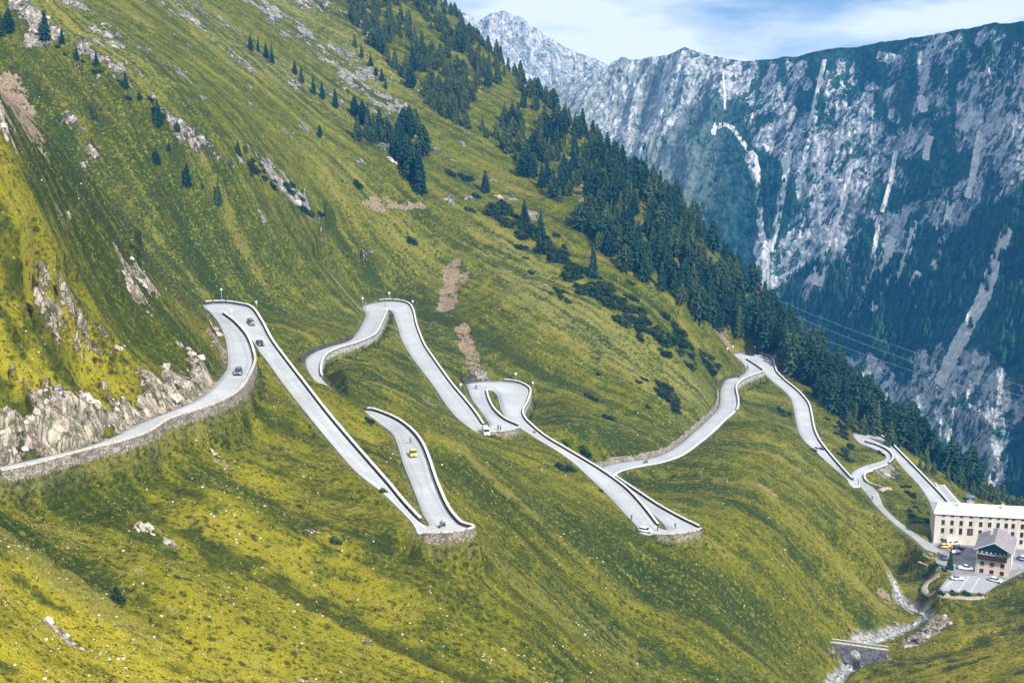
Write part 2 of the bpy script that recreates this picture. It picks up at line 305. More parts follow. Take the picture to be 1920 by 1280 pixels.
LUSH_SHADE = [([(120,230),(260,380),(420,500)],26,.8), ([(430,400),(560,500)],12,.6), ([(760,700),(900,860)],8,.5), ([(880,900),(1050,1000),(1250,1090),(1420,1160)],9,.8), ([(560,900),(700,1000),(830,1100)],5,.6), ([(420,640),(560,560),(640,640)],5,.5), ([(1000,300),(1150,450)],6,.4), ([(640,420),(760,560)],7,.5), ([(60,260),(200,385),(330,470),(440,530)],20,1.0), ([(480,540),(560,590),(640,600)],10,.8), ([(620,700),(700,720),(760,740)],12,.8), ([(850,700),(1000,740),(1060,780)],9,.7), ([(1180,860),(1330,830)],10,.8), ([(1000,950),(1180,1000)],10,.6), ([(900,850),(960,880)],6,.7), ([(1300,1130),(1450,1160)],9,.5), ([(760,560),(830,640),(870,700)],9,.9), ([(0,1000),(60,1010),(130,1060),(170,1090)],6,.9), ([(700,690),(780,720)],10,.5), ([(450,800),(520,860)],5,.5), ([(1180,830),(1280,800)],10,.6), ([(900,740),(1000,600)],8,.3), ([(160,960),(250,920)],3,.7), ([(370,880),(480,930),(560,990)],3.5,.8), ([(1200,900),(1330,910)],8,.7), ([(560,470),(700,560)],6,.3), ([(280,1150),(230,1080)],4,.5)]  # dark green growth, with cloud shadow and shaded folds painted in
DRY = [([(30,300),(150,420),(260,500),(360,570)],7,.9), ([(0,640),(100,560)],10,.7), ([(430,770),(500,830)],7,.5), ([(0,1180),(150,1230),(300,1260)],22,.9), ([(0,500),(120,600)],14,.6), ([(0,400),(100,450)],14,.5), ([(0,1090),(120,1130),(330,1270)],7,1.0), ([(50,600),(200,620)],8,.4), ([(500,900),(620,1000),(730,1080)],9,.5), ([(1840,1190),(1900,1260),(1700,1260)],10,.6), ([(450,1000),(700,1200)],12,.5)]

# ------------------------------------------------------------------ hillside mesh
DU, DL = 0.00105, 0.0023
_u = np.arange(-0.50, 0.5601, DU); _v = np.arange(math.log(95.0), math.log(1330.0), DL)
UU, VV = np.meshgrid(_u, _v, indexing='ij')
TY = np.exp(VV); TX = UU * TY
TZ = base_h(TX, TY)
_e = 1.5
gx = (base_h(TX + _e, TY) - base_h(TX - _e, TY)) / (2 * _e); gy = (base_h(TX, TY + _e) - base_h(TX, TY - _e)) / (2 * _e)
gl = np.hypot(gx, gy) + 1e-4
_e2 = 28.0
sx = (base_h(TX + _e2, TY) - base_h(TX - _e2, TY)) / (2 * _e2); sy = (base_h(TX, TY + _e2) - base_h(TX, TY - _e2)) / (2 * _e2)
_sl = np.hypot(sx, sy) + 1e-4; _kw = 0.62 + 0.26 * smooth(-45, -70, TX) * smooth(440, 380, TY); dx, dy = _kw * 0.92 - (1 - _kw) * sx / _sl, -_kw * 0.36 - (1 - _kw) * sy / _sl
_dl = np.hypot(dx, dy) + 1e-4; dx, dy = dx / _dl, dy / _dl
def streaks(width, length, n, seed):
    s = 0
    for k in np.linspace(-length / 2, length / 2, n): s = s + vnoise((TX + dx * k) / width, (TY + dy * k) / width, seed)
    s = s / n; return np.clip((s - 0.5) * 1.6 * math.sqrt(n) / 2 + 0.5, 0, 1)
ST1 = streaks(1.1, 14, 9, 1); ST2 = streaks(4.5, 60, 11, 2); ST3 = streaks(13, 150, 9, 3)
rock = patch_field(TX, TY, ROCK); earth = patch_field(TX, TY, EARTH); pale = patch_field(TX, TY, PALE); lush_shade = patch_field(TX, TY, LUSH_SHADE); dry = patch_field(TX, TY, DRY)
def edge_near(pts, rad):
    d = np.full(TX.shape, 1e9); z = np.zeros(TX.shape); m = (TX > pts[:, 0].min() - rad) & (TX < pts[:, 0].max() + rad) & (TY > pts[:, 1].min() - rad) & (TY < pts[:, 1].max() + rad)
    xs, ys = TX[m], TY[m]; dd = np.full(xs.shape, 1e9); zz = np.zeros(xs.shape)
    for q in pts:
        e = np.hypot(xs - q[0], ys - q[1]); k = e < dd; dd[k] = e[k]; zz[k] = q[2]
    d[m] = dd; z[m] = zz; return d, z
RWALL = [(0,10.6,'R',2.6), (29.5,33.2,'R',2.6), (43.5,51,'R',1.2), (65.5,68.5,'R',1.2), (76.6,81.5,'L',3.0), (93,96.5,'R',1.0), (111,116,'R',1.5)]
for a_, b_, s_, dep in RWALL:                   # the ground stands lower outside the retaining walls
    d_, z_ = edge_near((RL if s_ == 'L' else RR)[int(a_ * NSUB):int(b_ * NSUB) + 1:2], 26.0)
    low = (TZ < z_ - 0.2) & (d_ < 26); rock = np.where(low & (d_ < 18), rock * .15, rock); TZ = TZ - np.where(low, dep * (1 - smooth(2.0, 15.0, d_)), 0)
_n1 = fbm(TX / 9, TY / 9, 4, 11); _n2 = fbm(TX / 3.2, TY / 3.2, 3, 12)
rockm = smooth(0.44, 0.80, rock * (0.80 + 0.5 * (ST2 - .5)) + 0.50 * _n1 * (rock > .02) + 0.36 * _n2 * (rock > .02))
earthm = smooth(0.42, 0.80, earth + 0.35 * _n1 + 0.2 * _n2 + 0.25 * (ST2 - .5))
slope_f = np.clip(gl / 0.6, 0, 1)
TZ = TZ + 2.2 * fbm(TX / 34, TY / 34, 3, 21) + (0.9 * (ST2 - .5) + 3.0 * (ST3 - .5)) * slope_f + 0.55 * fbm(TX / 7, TY / 7, 2, 23) + 0.36 * fbm(TX / 2.6, TY / 2.6, 3, 22) + 0.22 * (ST1 - .5)
_rx = ridged(TX / 7 + .3 * _n2, TY / 7, 4, 31); _rc = ridged(TX / 2.4, TY / 2.4, 3, 33)
TZ = TZ + rockm * (2.3 * (_rx - .45) + 0.9 * (_rc - .5)) - earthm * 0.7
# stream bed
STREAM = base_hit([1560,1578,1592,1600,1612,1640,1672,1712,1738,1716,1690,1688,1680,1674], [1290,1262,1240,1222,1205,1196,1185,1168,1150,1138,1120,1108,1095,1082])
STREAM = catmull(STREAM, 6)
def near_line(x, y, pts, rad):
    d = np.full(x.shape, 1e9); m = (x > pts[:, 0].min() - rad) & (x < pts[:, 0].max() + rad) & (y > pts[:, 1].min() - rad) & (y < pts[:, 1].max() + rad)
    xs, ys = x[m], y[m]; dd = np.full(xs.shape, 1e9)
    for p in pts: dd = np.minimum(dd, np.hypot(xs - p[0], ys - p[1]))
    d[m] = dd; return d
sd = near_line(TX, TY, STREAM, 12.0)
bedm = 1 - smooth(1.0, 3.0, sd + 1.6 * _n2)
TZ = TZ - 1.5 * (1 - smooth(0.8, 5.0, sd))
_bp = base_hit([1578, 1590, 1606, 1622, 1597], [1238, 1236, 1238, 1232, 1254])
for _q, _w in zip(_bp, (.8, 1.2, 2.2, 1.2, 1.6)): TZ = TZ - _w * np.exp(-(((TX - _q[0]) ** 2 + (TY - _q[1]) ** 2) / 20.0))
# roads, track, yard cut into the slope
cl = []
def ribbon_cloud(Lp, Rp, kd):
    for i in range(len(Lp)):
        w = np.linalg.norm(Lp[i] - Rp[i]); n = max(3, int(w / 0.8) + 1)
        for t in np.linspace(0, 1, n):
            p = Lp[i] * (1 - t) + Rp[i] * t; cl.append((p[0], p[1], p[2], kd[i] if kd is not None else 1.4))
def dens(p): return np.vstack([np.vstack([p[i] + (p[i + 1] - p[i]) * t for t in (0, .5)]) for i in range(len(p) - 1)] + [p[-1:]])
kdv = np.full(len(RL), 1.5)
for a, b, sd_, _q in RWALL: kdv[int(a * NSUB):int(b * NSUB) + 1] = 3.0
ribbon_cloud(dens(RL), dens(RR), np.append(np.repeat(kdv, 2)[:-1], [])) 
ribbon_cloud(dens(TL), dens(TR), None)
_yp = np.array(YARD)
for xx in np.arange(_yp[:, 0].min(), _yp[:, 0].max(), 0.9):
    for yy in np.arange(_yp[:, 1].min(), _yp[:, 1].max(), 0.9):
        if in_poly(np.array([xx]), np.array([yy]), YARD)[0]: cl.append((xx, yy, yard_z(yy), 1.5))
CL = np.array(cl)
from mathutils.kdtree import KDTree
kd = KDTree(len(CL))
for i, c in enumerate(CL): kd.insert((c[0], c[1], 0), i)
kd.balance()
cell = np.zeros((300, 400), bool)
ci = ((CL[:, 0] + 500) / 4).astype(int); cj = (CL[:, 1] / 4).astype(int)
for a in range(-4, 5):
    for b in range(-4, 5): cell[np.clip(ci + a, 0, 299), np.clip(cj + b, 0, 399)] = True
sel = cell[np.clip(((TX + 500) / 4).astype(int), 0, 299), np.clip((TY / 4).astype(int), 0, 399)]
ii = np.argwhere(sel)
roadd = np.full(TX.shape, 99.0, np.float32)
xs, ys = TX[sel], TY[sel]; idx = np.empty(len(xs), int); dd = np.empty(len(xs))
for k in range(len(xs)):
    _, idx[k], dd[k] = kd.find((xs[k], ys[k], 0))
dd = np.maximum(dd - 0.55, 0); zr = CL[idx, 2] - 0.15; k_ = CL[idx, 3]
zz = TZ[sel]; e_ = np.maximum(dd - 0.5, 0)
wl_ = k_ > 2
zz = np.clip(zz, zr - np.where(wl_, np.maximum(dd - 0.10, 0) * 5, e_ * k_), zr + e_ * (1.25 + 0.9 * (rockm[sel])) )
zz = np.where(dd < np.where(wl_, 0.12, 0.55), zr, zz)
TZ[sel] = zz; roadd[sel] = dd
def ground(x, y):                               # height of the finished hillside
    x = np.asarray(x, float); y = np.asarray(y, float)
    u = np.clip((x / y - _u[0]) / DU, 0, len(_u) - 1.001); v = np.clip((np.log(y) - _v[0]) / DL, 0, len(_v) - 1.001)
    i = u.astype(int); j = v.astype(int); a = u - i; b = v - j
    return (TZ[i, j] * (1 - a) + TZ[i + 1, j] * a) * (1 - b) + (TZ[i, j + 1] * (1 - a) + TZ[i + 1, j + 1] * a) * b
def spots(pix):                                 # points of the hillside seen at these photo pixels
    pix = np.asarray(pix, float); a, b = ray(pix[:, 0], pix[:, 1]); Y = np.full(a.shape, 110.0); done = np.zeros(a.shape, bool)
    for _ in range(2200):
        done |= b * Y < ground(a * Y, Y)
        if done.all(): break
        Y = np.where(done, Y, Y * 1.0011)
        if Y.max() > 1300: break
    return np.stack([a * Y, Y, np.where(Y < 1290, ground(a * Y, Y), np.nan)], 1)
hv = np.stack([TX.ravel(), TY.ravel(), TZ.ravel()], 1)
hill_me = np_mesh('hillside', hv, grid_faces(len(_u), len(_v))[:, ::-1])
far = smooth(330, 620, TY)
for nm_, v_ in (('rock', rockm), ('earth', earthm), ('pale', pale), ('lush_shade', lush_shade), ('dry', dry), ('st1', ST1), ('st2', ST2), ('st3', ST3), ('bed', bedm), ('verge', 1 - smooth(0.4, 1.4, roadd)), ('north', far)):
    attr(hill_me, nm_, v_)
def hill_material():
    m = Mat('alpine_grass', 0.95, 0.1)
    A = m.attr; st1, st2, st3 = A('st1'), A('st2'), A('st3')
    n1 = m.noise(0.035, 5, 0.6); n2 = m.noise(0.16, 5, 0.6); n3 = m.noise(0.9, 6, 0.65); n4 = m.noise(4.0, 4, 0.7)
    s1 = m.math('MULTIPLY', m.math('SUBTRACT', st1, .5), 1.0); s2 = m.math('MULTIPLY', m.math('SUBTRACT', st2, .5), 1.0)
    g = m.mix(m.step(m.math('ADD', m.math('MULTIPLY', n1, .6), m.math('MULTIPLY', st3, .5)), 0.36, 0.70), (0.040, 0.078, 0.002), (0.180, 0.198, 0.006))
    g = m.mix(m.math('MULTIPLY', m.step(m.math('ADD', n2, m.math('MULTIPLY', s2, .4)), 0.42, 0.68), 0.7), g, (0.255, 0.245, 0.010))
    g = m.mix(m.math('MULTIPLY', A('dry'), m.step(m.math('ADD', n2, m.math('MULTIPLY', s2, .5)), 0.22, 0.58)), g, (0.52, 0.47, 0.030))
    g = m.mix(m.math('MULTIPLY', A('lush_shade'), m.step(n2, 0.15, 0.52)), g, (0.022, 0.052, 0.004))  # shade painted as a darker green over the grass
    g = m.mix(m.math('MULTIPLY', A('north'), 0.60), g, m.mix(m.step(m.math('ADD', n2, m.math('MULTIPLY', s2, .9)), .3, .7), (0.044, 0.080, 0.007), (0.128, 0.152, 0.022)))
    g = m.mix(m.math('MULTIPLY', A('pale'), m.step(m.math('ADD', n3, m.math('MULTIPLY', s1, .7)), 0.35, 0.65)), g, (0.27, 0.28, 0.15))
    # blades and tufts running with the slope, bare dry stalks, dark heather clumps
    cl_ = m.voro(1.1, 'F1', vec=None, sc3=(1, 1, 1)); f1 = m.math('ADD', m.math('ADD', m.math('MULTIPLY', n3, .62), m.math('MULTIPLY', st1, .24)), m.math('MULTIPLY', cl_, .26))
    g = m.mix(m.math('MULTIPLY', m.step(f1, 0.57, 0.40), .85), g, (0.020, 0.034, 0.003))
    g = m.mix(m.math('MULTIPLY', m.step(f1, 0.57, 0.74), .55), g, (0.35, 0.35, 0.06))
    g = m.mix(m.math('MULTIPLY', m.step(m.math('ADD', st2, m.math('MULTIPLY', m.math('SUBTRACT', n3, .5), .6)), 0.70, 0.95), 0.5), g, (0.34, 0.32, 0.11))
    g = m.mix(m.math('MULTIPLY', m.step(m.math('ADD', st2, m.math('MULTIPLY', m.math('SUBTRACT', n2, .5), .8)), 0.40, 0.12), 0.55), g, (0.036, 0.050, 0.004))
    g = m.mix(m.math('MULTIPLY', m.step(n4, 0.58, 0.36), .55), g, (0.028, 0.042, 0.004))
    g = m.mix(m.math('MULTIPLY', m.step(n4, 0.60, 0.76), .45), g, (0.38, 0.37, 0.10))
    fl = m.voro(0.55, 'F1'); g = m.mix(m.math('MULTIPLY', m.step(fl, 0.16, 0.06), m.step(n2, 0.44, 0.62)), g, (0.50, 0.48, 0.40))
    tu = m.voro(0.34, 'F1'); tu2 = m.math('ADD', tu, m.math('MULTIPLY', m.math('SUBTRACT', n3, .5), .5)); g = m.mix(m.math('MULTIPLY', m.math('MULTIPLY', m.step(tu2, 0.34, 0.12), m.step(n1, 0.42, 0.60)), 0.8), g, (0.026, 0.036, 0.006))
    g = m.mix(1.0, g, (0.86, 0.79, 0.45), 'MULTIPLY')
    e = m.mix(m.step(n3, 0.3, 0.7), (0.13, 0.095, 0.055), (0.30, 0.245, 0.165))
    e = m.mix(m.math('MULTIPLY', m.step(n2, .35, .65), .5), e, (0.30, 0.20, 0.13)); e = m.mix(m.math('MULTIPLY', m.step(f1, .56, .38), .7), e, (0.13, 0.095, 0.055)); e = m.mix(m.math('MULTIPLY', m.step(n4, .55, .7), .5), e, (0.42, 0.36, 0.26))
    rv = m.noise(0.55, 7, 0.72, sc3=(1.0, 0.8, 0.45)); rw = m.noise(0.25, 4, 0.6, dist=1.5)
    crack = m.math('ABSOLUTE', m.math('SUBTRACT', m.noise(0.30, 5, 0.62, sc3=(1.3, 1.0, 0.5), dist=0.8), 0.5))
    r = m.mix(m.step(rv, 0.36, 0.62), (0.28, 0.22, 0.155), (0.72, 0.63, 0.50))
    r = m.mix(m.math('MULTIPLY', m.step(rw, .45, .65), .5), r, (0.50, 0.39, 0.30))
    r = m.mix(m.math('MULTIPLY', m.step(crack, 0.022, 0.003), 0.8), r, (0.06, 0.055, 0.045))
    r = m.mix(m.math('MULTIPLY', m.step(rw, 0.50, 0.38), .55), r, (0.13, 0.14, 0.03))
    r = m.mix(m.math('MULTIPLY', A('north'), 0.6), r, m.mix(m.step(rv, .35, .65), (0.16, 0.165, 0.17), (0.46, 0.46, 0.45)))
    ragged = m.math('ADD', m.math('MULTIPLY', m.math('SUBTRACT', n3, .5), 2.2), m.math('MULTIPLY', s1, .5))
    rag2 = m.math('ADD', ragged, m.math('MULTIPLY', m.math('SUBTRACT', n2, .5), 2.2))
    RK = m.step(m.math('ADD', m.math('MULTIPLY', A('rock'), .85), m.math('MULTIPLY', rag2, m.step(A('rock'), 0.0, 0.25))), 0.38, 0.62); EK = m.step(m.math('ADD', m.math('MULTIPLY', A('earth'), .80), m.math('MULTIPLY', rag2, m.step(A('earth'), 0.0, 0.25))), 0.38, 0.66)
    c = m.mix(EK, g, e)
    vg = m.math('MULTIPLY', A('verge'), m.step(n3, .35, .6)); c = m.mix(m.math('MULTIPLY', vg, .45), c, (0.22, 0.20, 0.10))
    c = m.mix(RK, c, r)
    c = m.mix(A('bed'), c, m.mix(m.step(m.math('ADD', m.math('MULTIPLY', n3, .6), m.math('MULTIPLY', n4, .4)), .36, .66), (0.11, 0.10, 0.085), (0.52, 0.50, 0.47)))
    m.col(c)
    h = m.math('ADD', m.math('MULTIPLY', n3, 0.7), m.math('ADD', m.math('MULTIPLY', n4, 0.3), m.math('MULTIPLY', st1, 0.5)))
    h = m.math('ADD', h, m.math('MULTIPLY', RK, m.math('ADD', m.math('MULTIPLY', m.step(crack, 0.0, 0.06), 0.9), m.math('MULTIPLY', rv, 2.2))))
    m.bump(h, 0.95, 0.8); return m.m
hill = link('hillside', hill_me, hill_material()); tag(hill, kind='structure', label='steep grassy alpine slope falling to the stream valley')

# ------------------------------------------------------------------ road and track
def ribbon(name, Lp, Rp, m, lat=6, skirt=0.7):
    n = len(Lp); V = []; ed = []
    for i in range(n):
        w = np.linalg.norm(Lp[i] - Rp[i])
        V.append(Lp[i] - [0, 0, skirt]); ed.append(0)
        for t in np.linspace(0, 1, lat): V.append(Lp[i] * (1 - t) + Rp[i] * t); ed.append(min(t, 1 - t) * w)
        V.append(Rp[i] - [0, 0, skirt]); ed.append(0)
    me = np_mesh(name, V, grid_faces(n, lat + 2)); attr(me, 'edge', ed); return link(name, me, m)
def road_material(name, base, line=True):
    m = Mat(name, 0.85, 0.25); n1 = m.noise(0.12, 5); n2 = m.noise(1.2, 5); n3 = m.noise(12, 3)
    d = tuple(x * 0.86 for x in base); u = tuple(min(1, x * 1.08) for x in base)
    c = m.mix(m.step(m.math('ADD', m.math('MULTIPLY', n1, .6), m.math('MULTIPLY', n2, .4)), .35, .65), d, u)
    c = m.mix(m.math('MULTIPLY', m.step(m.voro(0.07, 'F1', 'Color'), .45, .55), .22), c, tuple(x * .62 for x in base)); c = m.mix(m.math('MULTIPLY', m.step(m.noise(.035, 4), .52, .64), .3), c, tuple(min(1, x * 1.25) for x in base)); ck = m.math('ABSOLUTE', m.math('SUBTRACT', m.noise(.5, 5, .6, dist=.6), .5)); c = m.mix(m.math('MULTIPLY', m.step(ck, .010, .002), .55), c, tuple(x * .4 for x in base))
    c = m.mix(m.math('MULTIPLY', m.step(n3, .5, .75), .25), c, d)
    e = m.attr('edge')
    if line:
        band = m.math('MULTIPLY', m.step(e, 0.18, 0.24), m.step(e, 0.42, 0.36)); c = m.mix(m.math('MULTIPLY', band, 0.85), c, (0.78, 0.78, 0.76))
        c = m.mix(m.math('MULTIPLY', m.step(e, 0.18, 0.02), .4), c, (0.40, 0.38, 0.33))
        tr = m.math('MULTIPLY', m.step(e, 1.2, 1.6), m.step(e, 2.3, 1.9)); c = m.mix(m.math('MULTIPLY', tr, .22), c, (0.2, 0.2, 0.21))
    m.col(c); m.bump(n3, .15, .02); return m.m
for q in (RL, RR, TL, TR): q[:, 2] += 0.0
road = ribbon('road', RL, RR, road_material('pale_asphalt', (0.43, 0.445, 0.46))); tag(road, kind='structure', label='pale mountain road winding down in hairpin bends')
track = ribbon('track', TL - [0, 0, .02], TR - [0, 0, .02], road_material('old_asphalt', (0.33, 0.34, 0.33), False)); tag(track, kind='structure', label='grey access road leading down to the hotel')

# ------------------------------------------------------------------ mountains across the valley
def face(name, ridge_px, Dr, Db, zb, nx, nt, px0, px1, amp, seed):
    """A mountain side: columns of ground rising from a foot at distance Db to a ridge at distance Dr."""
    px = np.linspace(px0, px1, nx); rp = np.array(ridge_px, float)
    ry = np.interp(px, rp[:, 0], rp[:, 1]); dr = np.interp(px, *np.array(Dr, float).T); db = np.interp(px, *np.array(Db, float).T)
    a, b = ray(px, ry); zr = b * dr
    t = np.linspace(0, 1, nt)[None, :]; A = a[:, None]
    Y = db[:, None] + (dr - db)[:, None] * t ** 0.92; Z = zb + (zr - zb)[:, None] * t ** 1.12; X = A * Y
    return px, X, Y, Z
def face_at(X, Y, Z, px, qx, qy):               # (X, Z) of the bare face seen at photo pixels
    res = []
    for x, y in zip(qx, qy):
        i = int(np.clip(np.searchsorted(px, x), 0, len(px) - 1)); b = float(ray(x, y)[1]); k = int(np.argmin(np.abs(Z[i] / Y[i] - b))); res.append((X[i, k], Z[i, k]))
    return np.array(res)
def face_mask(X, Z, Y, px, strokes):
    f = np.zeros(X.shape, np.float32); bx, bz = X, Z
    for pts, r in strokes:
        q = face_at(X, Y, Z, px, [p[0] for p in pts], [p[1] for p in pts]); d = np.full(X.shape, 1e9)
        if len(q) == 1: d = np.hypot(X - q[0, 0], Z - q[0, 1])
        for a, b in zip(q[:-1], q[1:]):
            e = b - a; t = np.clip(((X - a[0]) * e[0] + (Z - a[1]) * e[1]) / (e @ e + 1e-9), 0, 1)
            d = np.minimum(d, np.hypot(X - a[0] - t * e[0], Z - a[1] - t * e[1]))
        f = np.maximum(f, 1 - smooth(0.35, 1.6, d / (r * 0.8)))
    return f
RIDGE_R = [(700,190),(1060,160),(1120,140),(1140,127),(1152,116),(1165,110),(1185,114),(1200,112),(1240,106),(1262,100),(1275,95),(1285,93),(1300,97),(1312,102),(1330,108),(1345,113),(1390,115),(1450,112),(1550,98),(1650,80),(1750,68),(1850,50),(1920,41),(2100,20),(2400,10)]
px, MX, MY, MZ = face('mountain', RIDGE_R, [(700,2350),(1140,2250),(1500,1900),(1920,1500),(2400,1150)], [(700,1500),(1140,1450),(1500,1230),(1920,930),(2400,760)], -560.0, 1000, 560, 700, 2350, 1, 1)
MROCK = [([(1660,440),(1655,500),(1640,560),(1620,600)],3), ([(1730,430),(1722,480),(1700,540)],2.6), ([(1800,390),(1790,450),(1770,520)],2.6), ([(1600,330),(1590,400),(1565,470),(1540,530)],3.4), ([(1690,290),(1680,350),(1665,410)],2.6), ([(1540,130),(1530,180),(1520,240)],3), ([(1845,260),(1840,330),(1830,380)],2.6), ([(1480,350),(1470,300)],5), ([(1150,130),(1250,128),(1330,142),(1400,140)],32), ([(1200,170),(1290,160),(1350,165)],34), ([(1120,180),(1180,200),(1150,250)],52), ([(1260,200),(1230,250)],18), ([(1424,128),(1424,192),(1441,277)],20), ([(1435,215),(1455,240)],14), ([(1490,125),(1472,190),(1463,262)],11), ([(1339,262),(1345,246),(1360,240),(1377,248),(1399,282),(1424,324),(1431,376),(1433,427),(1446,482),(1445,560)],5.5), ([(1350,140),(1353,165),(1358,190),(1360,212)],2.2), ([(1410,310),(1420,340)],9),
         ([(1482,299),(1475,354),(1467,418),(1454,482)],5), ([(1440,470),(1446,500),(1442,545)],11), ([(1497,491),(1527,436),(1548,410)],15), ([(1470,560),(1497,500)],8), ([(1548,538),(1570,491),(1591,461)],7), ([(1530,560),(1548,538)],8), ([(1570,192),(1591,150),(1600,128)],14), ([(1590,190),(1612,240),(1578,278),(1540,268)],26), ([(1506,299),(1548,320),(1590,320),(1642,325)],24), ([(1527,363),(1570,376),(1625,363)],20), ([(1500,340),(1515,385)],9), ([(1580,400),(1600,425)],10), ([(1490,215),(1480,240)],4), ([(1500,150),(1510,180)],5),
         ([(1749,192),(1783,128),(1847,107),(1890,150),(1826,213)],38), ([(1911,213),(1890,256),(1868,278)],28), ([(1860,180),(1920,150)],30), ([(1690,285),(1732,265),(1766,243),(1805,239),(1830,225)],14), ([(1681,150),(1685,226)],5), ([(1730,190),(1737,215)],4), ([(1650,110),(1700,112)],8), ([(1620,150),(1640,165)],6), ([(1640,230),(1650,255)],8), ([(1870,320),(1900,330)],14), ([(1750,270),(1745,310)],3),
         ([(1527,478),(1591,453),(1655,440),(1715,418),(1766,431),(1800,401),(1852,371),(1894,350)],10), ([(1640,420),(1700,440),(1690,470)],9), ([(1700,420),(1740,400)],6), ([(1690,455),(1680,490),(1660,520)],5), ([(1800,380),(1840,360)],8), ([(1915,440),(1903,482),(1880,560),(1850,620),(1820,680),(1800,730)],3.6), ([(1670,560),(1660,590)],3), ([(1740,420),(1735,440)],6), ([(1680,520),(1690,545)],4), ([(1600,490),(1610,530)],5), ([(1740,530),(1730,560)],3),
         ([(1610,694),(1628,735)],15), ([(1640,715),(1700,738)],16), ([(1662,757),(1730,790)],7), ([(1718,810),(1756,845),(1812,836)],20), ([(1775,765),(1792,735)],13), ([(1831,735),(1850,772),(1868,817)],24), ([(1887,765),(1917,800)],26), ([(1793,892),(1850,874),(1917,911)],22), ([(1900,740),(1960,760),(2000,850)],24), ([(1690,700),(1660,690)],8), ([(1740,790),(1760,800)],8), ([(1900,840),(1920,880)],14), ([(1690,745),(1680,770),(1700,800)],7), ([(1720,860),(1760,880)],10), ([(1800,850),(1900,840)],9), ([(1560,640),(1600,690)],4)]
_isch = lambda q: (len(q[0]) >= 3 and q[1] < 9) or q[1] <= 4
mm = face_mask(MX, MZ, MY, px, [(q[0], q[1] * 1.1) for q in MROCK if not _isch(q)]); chute = face_mask(MX, MZ, MY, px, [(q[0], q[1] * 0.62) for q in MROCK if _isch(q)])
al = MX * 0.86 - MY * 0.5                       # along the range, and height, as the axes of its relief
big = ridged(al / 190, MZ / 520, 4, 3) - 0.5; mid = ridged(al / 52 + 0.3 * fbm(al / 60, MZ / 60, 2, 9), MZ / 95, 4, 5) - 0.5; fine = ridged(al / 15, MZ / 22, 3, 6) - 0.5; vf = fbm(al / 5, MZ / 6, 2, 8)
nz = fbm(al / 40, MZ / 60, 4, 41); nz2 = fbm(al / 11, MZ / 16, 3, 43)
# broken outcrops through the wood
sc_ = fbm(al / 60 + .6 * nz, MZ / 150, 5, 51, 0.62)
zt = np.broadcast_to(np.linspace(0, 1, MX.shape[1])[None, :], MX.shape)
vs_ = fbm(al / 15 + .5 * nz, MZ / 130, 4, 77, .6)
mrock = smooth(0.34, 0.86, mm * .86 + (0.60 * nz + 0.50 * nz2 + 0.35 * vs_ + .45 * mid) * (0.25 + mm))
mrock = np.clip(np.maximum(mrock, smooth(0.46, 0.95, sc_ + 0.35 * nz2) * 0.62), 0, 1)
edge_r = smooth(1.0, 0.94, zt)
disp = (62 * big * (0.25 + 0.75 * edge_r) + 27 * mid * (0.35 + .65 * edge_r) + (2 + 4.5 * mrock) * fine + (0.8 + 0.9 * mrock) * vf) * smooth(0, 0.1, zt)
left_w = smooth(1420, 1180, px)[:, None]
disp = disp * (1 + 0.5 * left_w)
VY = MY - disp * 0.72; VZ = MZ + disp * 0.5
back = np.stack([MX[:, -1] * 1.25, MY[:, -1] * 1.25 + 200, MZ[:, -1] - 260], 1)
V = np.concatenate([np.stack([MX, VY, VZ], 2), back[:, None, :]], 1)
m_me = np_mesh('mountain', V.reshape(-1, 3), grid_faces(V.shape[0], V.shape[1])[:, ::-1])
pad = lambda q: np.concatenate([q, q[:, -1:]], 1)
attr(m_me, 'rock', pad(mrock)); attr(m_me, 'chute', pad(chute)); attr(m_me, 'bare', pad(left_w * np.ones_like(MX) * smooth(.35, .75, zt + .5 * nz)))
